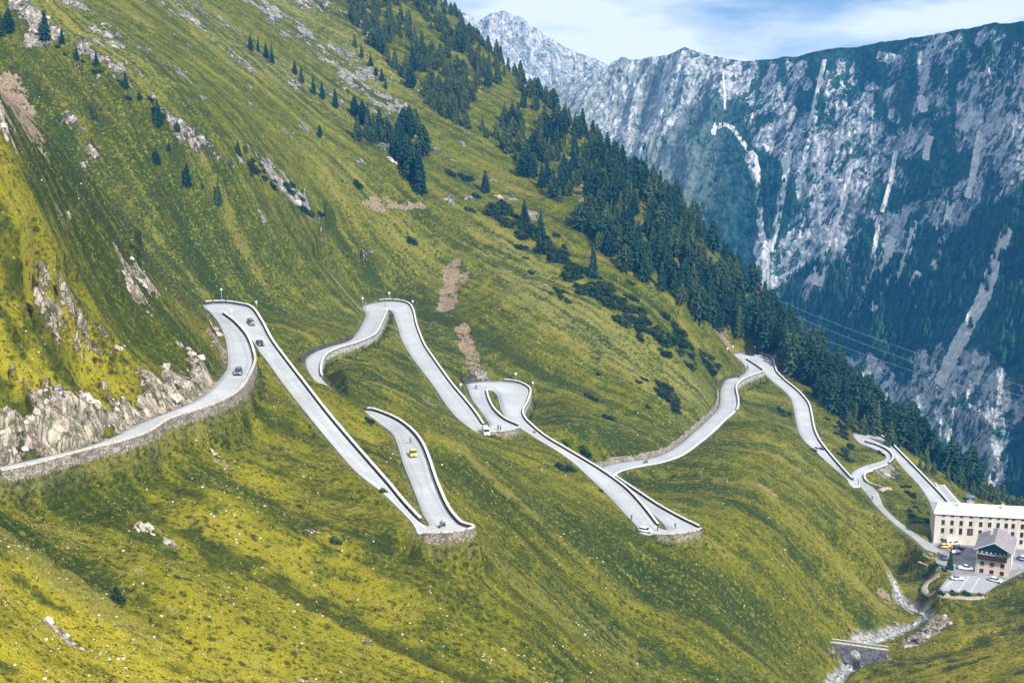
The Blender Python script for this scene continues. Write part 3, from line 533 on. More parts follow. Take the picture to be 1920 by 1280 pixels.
def mountain_material(name='mountain_rock_and_wood'):
    m = Mat(name, 0.95, 0.08); rk = m.attr('rock'); br = m.attr('bare')
    n1 = m.noise(0.012, 5, .6); n2 = m.noise(0.06, 6, .65); n3 = m.noise(0.22, 5, .65)
    w = m.mix(m.step(n2, .35, .65), (0.010, 0.056, 0.054), (0.028, 0.092, 0.070))  # teal wood: distance haze partly painted into the tree colour
    tv = m.voro(0.13, 'F1'); w = m.mix(m.step(tv, .25, .75), m.mix(.5, w, (0.045, 0.10, 0.06)), m.mix(.55, w, (0.006, 0.022, 0.020)))
    w = m.mix(m.math('MULTIPLY', m.step(n1, .52, .66), .5), w, (0.06, 0.10, 0.05))
    cr = m.math('ABSOLUTE', m.math('SUBTRACT', m.noise(0.045, 7, .62, sc3=(1.0, .7, .55), dist=1.2), .5))
    r = m.mix(m.step(n2, .32, .66), (0.38, 0.41, 0.44), (0.66, 0.68, 0.70))
    r = m.mix(m.math('MULTIPLY', m.step(cr, .035, .006), .7), r, (0.12, 0.12, 0.13))
    r = m.mix(m.math('MULTIPLY', m.step(n3, .55, .72), .5), r, (0.16, 0.17, 0.16))
    r = m.mix(m.math('MULTIPLY', m.step(n1, .56, .68), .35), r, (0.50, 0.40, 0.32))
    sc = m.mix(m.step(n2, .3, .7), (0.16, 0.19, 0.15), (0.34, 0.35, 0.33))
    n4 = m.noise(0.10, 6, .7, sc3=(1.0, 1.0, .5), dist=.6); n5 = m.noise(0.028, 5, .62, sc3=(1, 1, .7), dist=1.4); jag = m.math('ADD', m.math('ADD', m.math('MULTIPLY', m.math('SUBTRACT', n4, .5), 2.3), m.math('MULTIPLY', m.math('SUBTRACT', n3, .5), 1.0)), m.math('MULTIPLY', m.math('SUBTRACT', n5, .5), 2.2))
    vein = m.step(m.math('ABSOLUTE', m.math('SUBTRACT', m.noise(0.026, 6, .6, sc3=(1.2, 1, .55), dist=1.8), .5)), .030, .008)
    rk = m.step(m.math('ADD', m.math('MULTIPLY', rk, .80), m.math('MULTIPLY', jag, m.step(rk, 0.0, .35))), .62, .80)
    rk = m.math('MAXIMUM', rk, m.math('MULTIPLY', vein, m.math('MULTIPLY', m.step(m.attr('rock'), .15, .40), .7)))
    rib = m.noise(0.05, 6, .65, sc3=(1.4, .8, .5), dist=.8)
    ch = m.math('ADD', m.attr('chute'), m.math('MULTIPLY', m.math('ADD', m.math('MULTIPLY', m.math('SUBTRACT', n4, .5), 1.7), m.math('MULTIPLY', m.math('SUBTRACT', n3, .5), 1.0)), m.step(m.attr('chute'), 0, .3))); chm = m.step(ch, .30, .42)
    r = m.mix(m.math('MULTIPLY', m.step(rib, .50, .36), .55), r, (0.11, 0.12, 0.13))
    r = m.mix(m.math('MULTIPLY', m.step(rib, .55, .66), .45), r, (0.78, 0.76, 0.73))
    r = m.mix(m.step(n4, .40, .62), m.mix(.35, r, (0.14, 0.15, 0.16)), r)
    c = m.mix(m.math('MULTIPLY', br, m.step(n4, .30, .55)), w, sc); c = m.mix(rk, c, r); c = m.mix(chm, c, m.mix(m.step(n3, .3, .7), (0.46, 0.45, 0.43), (0.80, 0.79, 0.76))); m.col(c)
    h = m.math('ADD', m.math('MULTIPLY', n2, 1.0), m.math('ADD', m.math('MULTIPLY', n3, .6), m.math('MULTIPLY', m.step(tv, .8, 0), .35)))
    m.bump(h, .8, 6.0); return m.m
MM = mountain_material()
mountain = link('mountain', m_me, MM); tag(mountain, kind='structure', label='long rocky mountain side with dark woods and pale scree chutes')
RIDGE_L = [(500,10),(700,12),(760,30),(820,36),(850,31),(862,27),(872,28),(885,36),(898,42),(908,36),(918,28),(930,25),(942,22),(952,26),(962,30),(975,33),(988,42),(1000,52),(1018,66),(1040,80),(1062,92),(1085,102),(1110,111),(1140,127),(1165,150),(1200,185),(1300,240)]
px2, PX, PY, PZ = face('peak', RIDGE_L, [(500,3000),(1300,2900)], [(500,2250),(1300,2300)], -620.0, 520, 320, 560, 1300, 1, 2)
al2 = PX; zt2 = np.broadcast_to(np.linspace(0, 1, PX.shape[1])[None, :], PX.shape)
b2 = ridged(al2 / 150 + PZ / 700, PZ / 330, 4, 13) - .5; c2 = ridged(al2 / 42, PZ / 60, 4, 15) - .5; d2 = ridged(al2 / 13, PZ / 17, 3, 16) - .5
e2 = smooth(1.0, .95, zt2); disp2 = (60 * b2 * (.2 + .8 * e2) + 32 * c2 * (.3 + .7 * e2) + 9 * d2) * smooth(0, .1, zt2)
back2 = np.stack([PX[:, -1] * 1.2, PY[:, -1] * 1.2, PZ[:, -1] - 300], 1)
V2 = np.concatenate([np.stack([PX, PY - disp2 * .75, PZ + disp2 * .5], 2), back2[:, None, :]], 1)
p_me = np_mesh('rocky_peak', V2.reshape(-1, 3), grid_faces(V2.shape[0], V2.shape[1])[:, ::-1])
nn2 = fbm(al2 / 60, PZ / 60, 4, 19)
pr = np.clip(smooth(.15, .55, zt2 + .5 * nn2 + .15 * c2), 0.0, 1); attr(p_me, 'rock', pad(pr)); attr(p_me, 'bare', pad(np.ones_like(PX)))
peak = link('mountain', p_me, MM); tag(peak, kind='structure', label='jagged pale peak at the head of the far range')

# valley floor far below, closing the ground between the slopes
vf_ = np_mesh('valley_floor', [(-1500, 900, -575), (2700, 500, -575), (2700, 3500, -700), (-2000, 3500, -700)], [(0, 1, 2, 3)])
tag(link('valley_floor', vf_, simple_mat('valley_meadow', (0.05, 0.09, 0.03), var=.3, scale=.01)), kind='structure', label='green valley floor far below')

# woods on the far side: thousands of small conifers, too many to count
def far_wood():
    rs = np.random.RandomState(5); n = 60000
    i = rs.randint(0, MX.shape[0] - 1, n); k = rs.randint(5, MX.shape[1] - 25, n)
    hz = zt[i, k]; dens_ = fbm(al[i, k] / 80, MZ[i, k] / 80, 3, 61)
    keep = (mrock[i, k] < .25) & (rs.rand(n) < np.clip(1.25 - hz * 1.35, .03, 1) * smooth(-.35, .2, dens_) * (1 - .75 * left_w[i, 0]))
    i, k = i[keep][:15000], k[keep][:15000]; n = len(i)
    base = np.stack([MX[i, k], VY[i, k], VZ[i, k]], 1)
    h = rs.uniform(7, 15, n) * (1.15 - .5 * zt[i, k]); r = h * rs.uniform(.17, .27, n)
    ns = 7; ang = np.linspace(0, 2 * np.pi, ns, endpoint=False)
    V = []; F = []
    ring = np.stack([np.cos(ang), np.sin(ang)], 1)
    prof = [(0.08, 1.0), (0.40, .52), (0.42, .80), (0.72, .30), (0.74, .48)]
    V = np.zeros((n, ns * len(prof) + 1, 3), np.float32)
    for q, (zf, rf) in enumerate(prof):
        jit = rs.uniform(.75, 1.25, (n, ns))
        V[:, q * ns:(q + 1) * ns, 0] = base[:, 0:1] + ring[None, :, 0] * (r * rf)[:, None] * jit
        V[:, q * ns:(q + 1) * ns, 1] = base[:, 1:2] + ring[None, :, 1] * (r * rf)[:, None] * jit
        V[:, q * ns:(q + 1) * ns, 2] = base[:, 2:3] + (h * zf)[:, None] - 0.05 * h[:, None] * (jit - 1)
    V[:, -1] = base + np.stack([0 * h, 0 * h, h], 1)
    f = []
    for q in range(len(prof) - 1):
        for s in range(ns): f += [(q * ns + s, q * ns + (s + 1) % ns, (q + 1) * ns + (s + 1) % ns), (q * ns + s, (q + 1) * ns + (s + 1) % ns, (q + 1) * ns + s)]
    q = len(prof) - 1
    for s in range(ns): f.append((q * ns + s, q * ns + (s + 1) % ns, ns * len(prof)))
    f = np.array(f); nv = V.shape[1]
    F = (f[None] + (np.arange(n) * nv)[:, None, None]).reshape(-1, 3)
    m = Mat('far_conifers', .95, .05); n1 = m.noise(.02, 4); n2 = m.noise(.12, 3)
    m.col(m.mix(m.step(n2, .3, .7), m.mix(m.step(n1, .4, .6), (0.010, 0.040, 0.030), (0.022, 0.062, 0.034)), m.mix(m.step(n1, .4, .65), (0.020, 0.062, 0.040), (0.050, 0.105, 0.045))))
    return tag(link('far_wood', np_mesh('far_wood', V.reshape(-1, 3), F, False), m.m), kind='stuff', label='dark conifer woods on the far mountain side')
far_wood()

# ------------------------------------------------------------------ the air of the valley
def box_mesh(name, lo, hi):
    x0, y0, z0 = lo; x1, y1, z1 = hi
    v = [(x0,y0,z0),(x1,y0,z0),(x1,y1,z0),(x0,y1,z0),(x0,y0,z1),(x1,y0,z1),(x1,y1,z1),(x0,y1,z1)]
    return np_mesh(name, v, [(0,3,2,1),(4,5,6,7),(0,1,5,4),(1,2,6,5),(2,3,7,6),(3,0,4,7)], False)
hm = bpy.data.materials.new('haze_air'); hm.use_nodes = True; _t = hm.node_tree; _t.nodes.clear()
_o = _t.nodes.new('ShaderNodeOutputMaterial'); _pv = _t.nodes.new('ShaderNodeVolumePrincipled')
_pv.inputs['Density'].default_value = HAZE; _pv.inputs['Color'].default_value = (0.06, 0.38, 0.95, 1); _pv.inputs['Anisotropy'].default_value = 0.0
_t.links.new(_pv.outputs[0], _o.inputs['Volume'])
haze = link('haze', box_mesh('haze', (-2200, -30, -702), (3000, 3600, 330)), hm); tag(haze, kind='stuff', label='thin blue mountain haze')

# ------------------------------------------------------------------ walls along the road
M_FACE = None
def stone_mat(name, a, b, joint=(0.07, 0.065, 0.055), scale=1.6, rough=0.9):
    m = Mat(name, rough, .1); v = m.voro(scale, 'DISTANCE_TO_EDGE', sc3=(1, 1, 1.7)); cc = m.voro(scale, 'F1', 'Color', sc3=(1, 1, 1.7)); n = m.noise(3.5, 5, .6); n2 = m.noise(.35, 4)
    c = m.mix(m.step(m.math('ADD', m.math('MULTIPLY', cc, .6), m.math('MULTIPLY', n, .4)), .25, .75), a, b)
    c = m.mix(m.math('MULTIPLY', m.step(n2, .48, .68), .45), c, tuple(x * .45 for x in a))
    c = m.mix(m.step(v, .05, .01), c, joint); m.col(c); m.bump(m.math('ADD', m.step(v, 0, .12), n), .7, .12); return m.m
MT_STONE = stone_mat('dry_stone', (0.17, 0.145, 0.115), (0.40, 0.355, 0.29))
MT_DARK = stone_mat('dark_parapet_stone', (0.055, 0.045, 0.045), (0.16, 0.13, 0.125), (0.03, 0.028, 0.026), 2.2)
MT_GREY = stone_mat('grey_retaining_stone', (0.30, 0.30, 0.29), (0.48, 0.48, 0.46), (0.16, 0.15, 0.14), 1.1)
MT_COPE = simple_mat('pale_coping', (0.66, 0.64, 0.60), .85, .15, var=.18, scale=1.2)
MT_COPE2 = simple_mat('worn_coping', (0.52, 0.47, 0.40), .9, .1, var=.3, scale=1.5)
def resample(p, step):
    p = np.asarray(p); s = np.concatenate([[0], np.cumsum(np.linalg.norm(np.diff(p, axis=0), axis=1))]); n = max(2, int(s[-1] / step) + 1); q = np.linspace(0, s[-1], n)
    return np.stack([np.interp(q, s, p[:, k]) for k in range(3)], 1), q
def normals2(p):
    t = np.gradient(p[:, :2], axis=0); t /= np.linalg.norm(t, axis=1)[:, None] + 1e-9; return np.stack([-t[:, 1], t[:, 0]], 1)
def sweep(name, p, n, off0, off1, z0, z1, m, parent, closed_ends=True):
    """A wall swept along p from offset off0 to off1 (along n) and from z0 to z1 above the line; z0 may be an array of absolute feet."""
    V = []; k = len(p)
    for i in range(k):
        a = p[i, :2] + n[i] * off0; b = p[i, :2] + n[i] * off1; zb = z0[i] if hasattr(z0, '__len__') else p[i, 2] + z0
        zt_ = p[i, 2] + (z1[i] if hasattr(z1, '__len__') else z1)
        V += [(a[0], a[1], zb), (a[0], a[1], zt_), (b[0], b[1], zt_), (b[0], b[1], zb)]
    F = []
    for i in range(k - 1):
        for j in range(4): F.append((i * 4 + j, i * 4 + (j + 1) % 4, (i + 1) * 4 + (j + 1) % 4, (i + 1) * 4 + j))
    F += [(0, 3, 2, 1), ((k - 1) * 4, (k - 1) * 4 + 1, (k - 1) * 4 + 2, (k - 1) * 4 + 3)]
    return link(name, np_mesh(name, V, F, False), m, parent)
def side_line(side, s0, s1):
    a = RL if side == 'L' else RR; o = RR if side == 'L' else RL
    i0, i1 = int(round((s0 - 1) * NSUB)), int(round((s1 - 1) * NSUB)); p = a[i0:i1 + 1]; q = o[i0:i1 + 1]
    p, _ = resample(p, 0.8); n = normals2(p); mid, _ = resample(q, np.linalg.norm(np.diff(q, axis=0), axis=1).sum() / max(1, len(p)) + 1e-6)
    c = q.mean(0)[:2] - p.mean(0)[:2]
    away = np.array([np.sign(np.dot(n[i], p[i, :2] - q[np.argmin(np.linalg.norm(q[:, :2] - p[i, :2], axis=1)), :2])) or 1 for i in range(len(p))])
    sg = 1 if away.sum() > 0 else -1
    return p, n * sg
def parapet(side, s0, s1, label, face, cope, hgt=0.85, pitch_=3.4, gap=0.5, drop=None, wall_mat=None, lab2=None):
    p, n = side_line(side, s0, s1); base = p[0]
    root = empty('parapet_wall', tuple(base), 0, label, 'parapet wall', 'low stone parapets along the hairpin road'); root['kind'] = 'thing'
    loc = p - base
    if drop is None: feet = np.minimum(ground(p[:, 0] + n[:, 0] * .5, p[:, 1] + n[:, 1] * .5), p[:, 2]) - base[2] - 0.8
    else: feet = np.minimum(ground(p[:, 0] + n[:, 0] * .9, p[:, 1] + n[:, 1] * .9), p[:, 2] - 0.5) - base[2] - 1.2
    b = sweep('wall_body', loc, n, 0.12, 0.62, feet, hgt - .22, face, root)
    # coping in blocks with narrow gaps, some worn lower
    s = np.concatenate([[0], np.cumsum(np.linalg.norm(np.diff(loc, axis=0), axis=1))]); tot = s[-1]; rs = random.Random(int(tot * 100)); V = []; F = []
    u = 0.0
    while u < tot - 1.0:
        w = min(pitch_ * rs.uniform(.75, 1.2), tot - u); e = u + w - gap * rs.uniform(.3, 1); q = np.linspace(u, max(e, u + .5), max(2, int((e - u) / .8) + 1)); z0_, z1_ = hgt - .21, hgt + rs.uniform(-.03, .04)
        P_ = np.stack([np.interp(q, s, loc[:, k]) for k in range(3)], 1); N_ = np.stack([np.interp(q, s, n[:, k]) for k in range(2)], 1); o = len(V)
        for i in range(len(q)):
            a = P_[i, :2] + N_[i] * 0.06; c = P_[i, :2] + N_[i] * 0.68
            V += [(a[0], a[1], P_[i, 2] + z0_), (a[0], a[1], P_[i, 2] + z1_), (c[0], c[1], P_[i, 2] + z1_), (c[0], c[1], P_[i, 2] + z0_)]
        for i in range(len(q) - 1):
            for j in range(4): F.append((o + i * 4 + j, o + i * 4 + (j + 1) % 4, o + (i + 1) * 4 + (j + 1) % 4, o + (i + 1) * 4 + j))
        k_ = o + (len(q) - 1) * 4; F += [(o, o + 3, o + 2, o + 1), (k_, k_ + 1, k_ + 2, k_ + 3)]
        u += w
    link('coping', np_mesh('coping', V, F, False), cope, root)
    return root
def retaining(side, s0, s1, label, m, depth_off=0.9, extra=1.5, up=None, batter=0.12):
    p, n = side_line(side, s0, s1); base = p[0]; loc = p - base
    root = empty('retaining_wall', tuple(base), 0, label, 'retaining wall', 'stone retaining walls of the road'); root['kind'] = 'thing'
    if up is None:
        g = ground(p[:, 0] + n[:, 0] * 2.0, p[:, 1] + n[:, 1] * 2.0); feet = np.minimum(g, p[:, 2] - .8) - base[2] - extra
        V = []
        for i in range(len(p)):
            h = loc[i, 2] - feet[i]; a = loc[i, :2] + n[i] * .62; b = loc[i, :2] + n[i] * (.72 + batter * h); V += [(a[0], a[1], loc[i, 2] - .1), (a[0] + n[i, 0] * .08, a[1] + n[i, 1] * .08, loc[i, 2] - .1), (b[0], b[1], feet[i]), (a[0], a[1], feet[i])]
    else:
        V = []; rs = np.random.RandomState(int(abs(base[0]) * 10)); hh = up * (0.75 + .5 * fbm(np.arange(len(p)) / 4, np.arange(len(p)) * 0 + s0, 3, 3)); hh[0] *= .3; hh[-1] *= .3
        for i in range(len(p)):
            a = loc[i, :2] + n[i] * .25; b = loc[i, :2] + n[i] * (.3 + .35 * hh[i]); c = loc[i, :2] + n[i] * (.9 + .35 * hh[i])
            V += [(a[0], a[1], loc[i, 2] - .6), (b[0], b[1], loc[i, 2] + hh[i]), (c[0], c[1], loc[i, 2] + hh[i]), (c[0], c[1], loc[i, 2] - .6)]
    F = []; k = len(p)
    for i in range(k - 1):
        for j in range(4): F.append((i * 4 + j, i * 4 + (j + 1) % 4, (i + 1) * 4 + (j + 1) % 4, (i + 1) * 4 + j))
    F += [(0, 3, 2, 1), ((k - 1) * 4, (k - 1) * 4 + 1, (k - 1) * 4 + 2, (k - 1) * 4 + 3)]
    link('stone_face', np_mesh('stone_face', V, F, False), m, root); return root
parapet('R', 1, 11.2, 'long pale stone parapet on the outer edge of the nearest road at left', MT_STONE, MT_COPE2, 0.95, 5, .25, drop=1)
parapet('R', 11.2, 16.6, 'dark faced parapet between the two roads of the leftmost hairpin', MT_DARK, MT_COPE)
parapet('L', 15.2, 28.6, 'longest dark parapet with pale coping down the straight below the leftmost hairpin', MT_DARK, MT_COPE)
parapet('R', 30.4, 33.2, 'short pale stone parapet across the foot of the yellow car road', MT_STONE, MT_COPE2, drop=1)
parapet('R', 33.2, 41.8, 'dark parapet with pale coping beside the road of the yellow car', MT_DARK, MT_COPE)
parapet('R', 44.2, 52.2, 'pale edged parapet on the inside of the climbing bend at centre', MT_STONE, MT_COPE, drop=1)
parapet('L', 53.2, 64.4, 'dark parapet running from the top centre hairpin down to the white van', MT_DARK, MT_COPE)
parapet('R', 66.6, 69.0, 'short pale parapet beside the white van and two standing people', MT_STONE, MT_COPE2, drop=1)
parapet('R', 69.2, 73.6, 'dark parapet beside the small grass wedge of the middle hairpin', MT_DARK, MT_COPE)
parapet('L', 77.0, 92.2, 'dark parapet curving from the middle hairpin down to the white car', MT_DARK, MT_COPE)
parapet('R', 94.0, 97.0, 'short pale stone parapet across the lowest middle hairpin', MT_STONE, MT_COPE2, drop=1)
parapet('R', 97.2, 101.6, 'dark parapet on the lower side of the narrow road behind the white car', MT_DARK, MT_COPE)
parapet('R', 111.0, 116.4, 'pale parapet on the valley side just below the right hand hairpin', MT_STONE, MT_COPE, drop=1)
parapet('R', 116.4, 119.6, 'short parapet dividing the two roads of the right hand hairpin', MT_DARK, MT_COPE)
parapet('L', 122.6, 135.0, 'dark parapet with white coping along the road below the dark forest', MT_DARK, MT_COPE)
parapet('R', 141.2, 147.0, 'curved parapet inside the farthest hairpin', MT_DARK, MT_COPE)
parapet('L', 148.4, 156.0, 'dark parapet on the outer edge of the farthest road behind the hotel roof', MT_DARK, MT_COPE)
parapet('L', 159.0, 161.0, 'short parapet on the last bit of road in front of the dark trees', MT_DARK, MT_COPE)
retaining('R', 1, 11.4, 'tall weathered stone retaining wall below the nearest road', MT_STONE, extra=2.0)
retaining('R', 30.4, 33.2, 'broken stone retaining wall under the foot of the yellow car road', MT_STONE, extra=1.5)
retaining('R', 44.2, 52.0, 'stone retaining wall under the climbing bend at centre', MT_GREY)
retaining('L', 77.6, 82.0, 'tall smooth grey retaining wall of the middle hairpin', MT_GREY, extra=2)
retaining('R', 66.6, 69.0, 'low retaining wall under the people by the white van', MT_STONE)
retaining('R', 94.0, 97.2, 'pale retaining wall under the lowest middle hairpin', MT_STONE)
retaining('R', 112, 116.4, 'retaining wall under the right hand hairpin', MT_GREY)
retaining('L', 102.4, 112.6, 'rough pale stone wall on the hill side of the curving road at right', MT_STONE, up=1.9)
retaining('L', 44.6, 48.5, 'low dark stone wall on the hill side of the climbing bend', MT_DARK, up=1.4)
retaining('L', 113.5, 115.5, 'low reddish dark wall on the hill side under the right hand hairpin', MT_DARK, up=1.2)
retaining('L', 73.9, 75.2, 'blackish stone wall with a culvert above the middle hairpin', MT_DARK, up=2.8)
# curved parapet between the hotel track and the grass
def wall_line(pts, label, face, cope, hgt=.8):
    p = catmull(np.array(pts), 6); p, _ = resample(p, .8); n = normals2(p); base = p[0]; loc = p - base
    root = empty('parapet_wall', tuple(base), 0, label, 'parapet wall', 'low stone parapets along the hairpin road'); root['kind'] = 'thing'
    sweep('wall_body', loc, n, -.25, .25, -1.2, hgt - .2, face, root); sweep('coping', loc, n, -.31, .31, hgt - .195, hgt, cope, root)
wall_line(TR[0:0].tolist() + spots([(1636,885),(1623,890),(1621,898),(1629,907),(1651,915)]).tolist(), 'curved low parapet where the hotel track leaves the main road', MT_DARK, MT_COPE)

# ------------------------------------------------------------------ conifers
def foliage_mat(name, a, b, dark):
    m = Mat(name, .9, .08); n = m.noise(1.1, 4); oi = m.n('ShaderNodeObjectInfo').outputs['Random']
    c = m.mix(m.step(n, .3, .7), a, b); c = m.mix(m.math('MULTIPLY', m.step(oi, .0, .5), .6), dark, c); c = m.mix(m.math('MULTIPLY', m.step(oi, .72, 1.0), .6), c, tuple(x * y for x, y in zip(b, (1.9, 1.25, .9)))); m.col(c); return m.m
MT_NEEDLE = foliage_mat('needles', (0.022, 0.062, 0.034), (0.062, 0.120, 0.048), (0.018, 0.052, 0.040))
MT_NEEDLE2 = foliage_mat('pale_needles', (0.045, 0.085, 0.030), (0.095, 0.135, 0.045), (0.040, 0.080, 0.040))
MT_SCRUB = foliage_mat('dwarf_pine', (0.016, 0.040, 0.015), (0.052, 0.085, 0.024), (0.028, 0.050, 0.015))
MT_BARK = simple_mat('bark', (0.085, 0.060, 0.045), .95, .05, var=.3, scale=4)
def crown_mesh(seed, rad, shape, n=760):
    """Unit-height conifer crown: whorled sprays of small needle fans through the whole cone."""
    rs = np.random.RandomState(seed); V = []; F = []
    nl = 15; ang0 = rs.rand() * 6.28
    for l in range(nl):
        f = (l + .3 * rs.rand()) / nl; z = .07 + f * .90
        if shape == 'spire': r = rad * (1 - f) ** .85
        elif shape == 'round': r = rad * (1 - f ** 2.4) ** .75 * (.72 + .28 * min(1, f * 5))
        else: r = rad * (1 - f) ** .7 * (.82 + .18 * rs.rand())
        r = max(r, .012); nb = max(5, int(13 * (r / rad) ** .5)); 
        for b in range(nb):
            a = ang0 + l * 2.4 + b * 6.283 / nb + rs.uniform(-.25, .25); rr = r * rs.uniform(.70, 1.12)
            if rs.rand() < .07: continue
            ks = max(2, int(4 * rr / rad) + 1)
            for k in range(ks):
                g = (k + .5) / ks; x, y = math.cos(a) * rr * g, math.sin(a) * rr * g; zz = z - .30 * rr * g * g + rs.uniform(-.012, .012) + .04 * (1 - g)
                w = rs.uniform(.028, .055) * (1.15 - .4 * g); ln = rr / ks * rs.uniform(.8, 1.3) + .012
                ca, sa = math.cos(a + rs.uniform(-.5, .5)), math.sin(a + rs.uniform(-.5, .5)); o = len(V); dz = rs.uniform(-.035, .0)
                V += [(x - ca * ln * .5 - sa * w, y - sa * ln * .5 + ca * w, zz + .008), (x - ca * ln * .5 + sa * w, y - sa * ln * .5 - ca * w, zz + .008 + rs.uniform(-.02, .02)), (x + ca * ln * .7 + sa * w * .5, y + sa * ln * .7 - ca * w * .5, zz + dz), (x + ca * ln * .7 - sa * w * .5, y + sa * ln * .7 + ca * w * .5, zz + dz - .015)]
                F.append((o, o + 1, o + 2, o + 3))
                o = len(V); V += [(x - ca * ln * .4, y - sa * ln * .4, zz + .025), (x + ca * ln * .5, y + sa * ln * .5, zz + .012), (x + ca * ln * .5, y + sa * ln * .5, zz - .035), (x - ca * ln * .4, y - sa * ln * .4, zz - .03)]; F.append((o, o + 1, o + 2, o + 3))
    # a leader
    o = len(V); V += [(-.008, 0, .93), (.008, 0, .93), (.002, .006, 1.0), (-.002, -.006, 1.0)]; F.append((o, o + 1, o + 2, o + 3))
    return np_mesh('crown', V, F, False)
def trunk_mesh(seed, r):
    V = []; F = []; rs = np.random.RandomState(seed); ns = 7; zs = [-.09, .0, .1, .35, .65, .95]; rr = [1.35, 1.15, 1, .75, .45, .1]; x = y = 0
    for z, q in zip(zs, rr):
        x += rs.uniform(-.004, .004); y += rs.uniform(-.004, .004)
        for k in range(ns): V.append((x + math.cos(k * 6.283 / ns) * r * q, y + math.sin(k * 6.283 / ns) * r * q, z))
    for i in range(len(zs) - 1):
        for k in range(ns): F.append((i * ns + k, i * ns + (k + 1) % ns, (i + 1) * ns + (k + 1) % ns, (i + 1) * ns + k))
    return np_mesh('trunk', V, F)
KINDS = [(1, .20, 'spire'), (2, .185, 'spire'), (3, .24, 'round'), (4, .27, 'round'), (5, .23, 'ragged'), (6, .27, 'ragged'), (7, .31, 'round'), (8, .25, 'ragged')]
CROWNS = [crown_mesh(*k) for k in KINDS]; TRUNKS = [trunk_mesh(s, .017) for s in (11, 12, 13)]
for me in CROWNS: me.materials.append(MT_NEEDLE)
CROWNS_PALE = [c.copy() for c in CROWNS[2:5]]
for me in CROWNS_PALE: me.materials.clear(); me.materials.append(MT_NEEDLE2)
for me in TRUNKS: me.materials.append(MT_BARK)
TR_ = random.Random(21)
def conifer(p, h, label, group=None, kind=None, pale=False, fat=1.0):
    root = empty('conifer_tree', (float(p[0]), float(p[1]), float(p[2]) - .1), TR_.uniform(0, 6.28), label, 'conifer tree', group)
    cm = TR_.choice(CROWNS_PALE) if pale else (CROWNS[kind] if kind is not None else TR_.choice(CROWNS))
    w = h * TR_.uniform(.88, 1.15) * fat
    for nm_, me, sx in (('crown', cm, w), ('trunk', TR_.choice(TRUNKS), h)):
        o = bpy.data.objects.new(nm_, me); COL.objects.link(o); o.parent = root; o.scale = (sx, sx, h)
    return root
def px_m(p): return FPX / (p[1] * CP - p[2] * SP) # photo pixels per metre at a point
SOLO = [(86,78,56,'tall broad dark conifer, largest of those on the rocky rib at top left',4),(117,84,30,'narrow conifer just right of the largest conifer on the top left rib',1),(144,113,30,'conifer by pale boulders on the rib, below the largest one',0),(181,123,27,'pointed conifer on the rib where its pale rock begins to run down',0),(236,164,33,'dark conifer half way down the rocky rib at upper left',0),(262,188,20,'small conifer on the rib below the half way one',1),(178,222,34,'lone conifer on open grass left of the rocky rib',0),(297,236,50,'tall conifer with a shaggy crown low on the rocky rib',4),(317,285,18,'small round conifer on grass under the shaggy tall one',2),(294,306,30,'bushy conifer with a low twin beside it on the dark green slope',5),(351,349,44,'conifer leaning over a small outcrop on the dark green slope',4),(380,358,13,'sapling conifer between two taller ones on the green slope',1),(410,385,45,'lowest of the lone conifers on the left slope, slim and dark',0),(434,318,24,'small conifer at the left edge of the shrubby rock band',1),(447,292,30,'left of two conifers standing on top of the shrubby rock band',0),(461,288,28,'right of two conifers standing on top of the shrubby rock band',1),
        (470,95,32,'leftmost of four pointed conifers below the pale scree',0),(484,98,27,'short second of four pointed conifers below the pale scree',1),(499,110,30,'third of four pointed conifers below the pale scree',0),(510,119,36,'rightmost and tallest of four conifers below the pale scree',1),(553,140,28,'greyish conifer at the upper end of the line under the scree',4),(565,156,32,'slim conifer right of the greyish one under the scree',0),(588,177,36,'left of a touching pair of conifers under the scree',1),(604,185,34,'right of a touching pair of conifers under the scree',0),(629,203,38,'lone upright conifer below the foot of the scree',0),(600,259,24,'small round conifer alone in the open meadow below the scree',2),
        (665,89,26,'upper of three small conifers stepping down left of the forest',1),(678,109,27,'middle of three small conifers stepping down left of the forest',0),(695,124,23,'lower of three small conifers stepping down left of the forest',5),
        (18,62,46,'dark conifer at the top left corner beside the frame edge',3),(2,72,46,'conifer cut by the left frame edge near the top',4),(333,248,22,'round grey green conifer on the rib beside the shaggy tall one',3),
        (788,361,82,'tallest conifer of the clump in the middle of the slope, lowest in it',1),(776,338,66,'tall dark conifer just above the tallest of the middle clump',3),(793,292,62,'pale larch on the right edge of the middle clump',None),(910,361,43,'lone ragged conifer among rocks below the forest belt',4),(1112,510,58,'tall isolated conifer at the lower edge of the forest belt',0),(1014,449,56,'upright conifer standing in the dwarf pine thicket',0),(983,420,46,'conifer at the top of the dwarf pine thicket',5)]
sp_ = spots([(s[0], s[1]) for s in SOLO])
for s, p in zip(SOLO, sp_):
    if not np.isnan(p[2]): conifer(p, s[2] / px_m(p), s[3], 'scattered conifers on the open slope', s[4], pale='pale larch' in s[3])
CLUMP = [(665,219,40),(680,232,44),(690,243,50),(700,268,56),(712,264,62),(725,268,52),(671,264,50),(688,256,45),(748,268,48),(757,262,62),(768,262,64),(780,254,52),(742,298,48),(752,306,56),(764,312,62),(770,326,56),(736,288,40),(716,153,27),(723,166,22),(705,143,18)]
for s, p in zip(CLUMP, spots([(c[0], c[1]) for c in CLUMP])):
    conifer(p, s[2] / px_m(p), 'dark conifer in the clump standing in the middle of the slope', 'conifers of the middle clump', pale=s[0] in (671,))
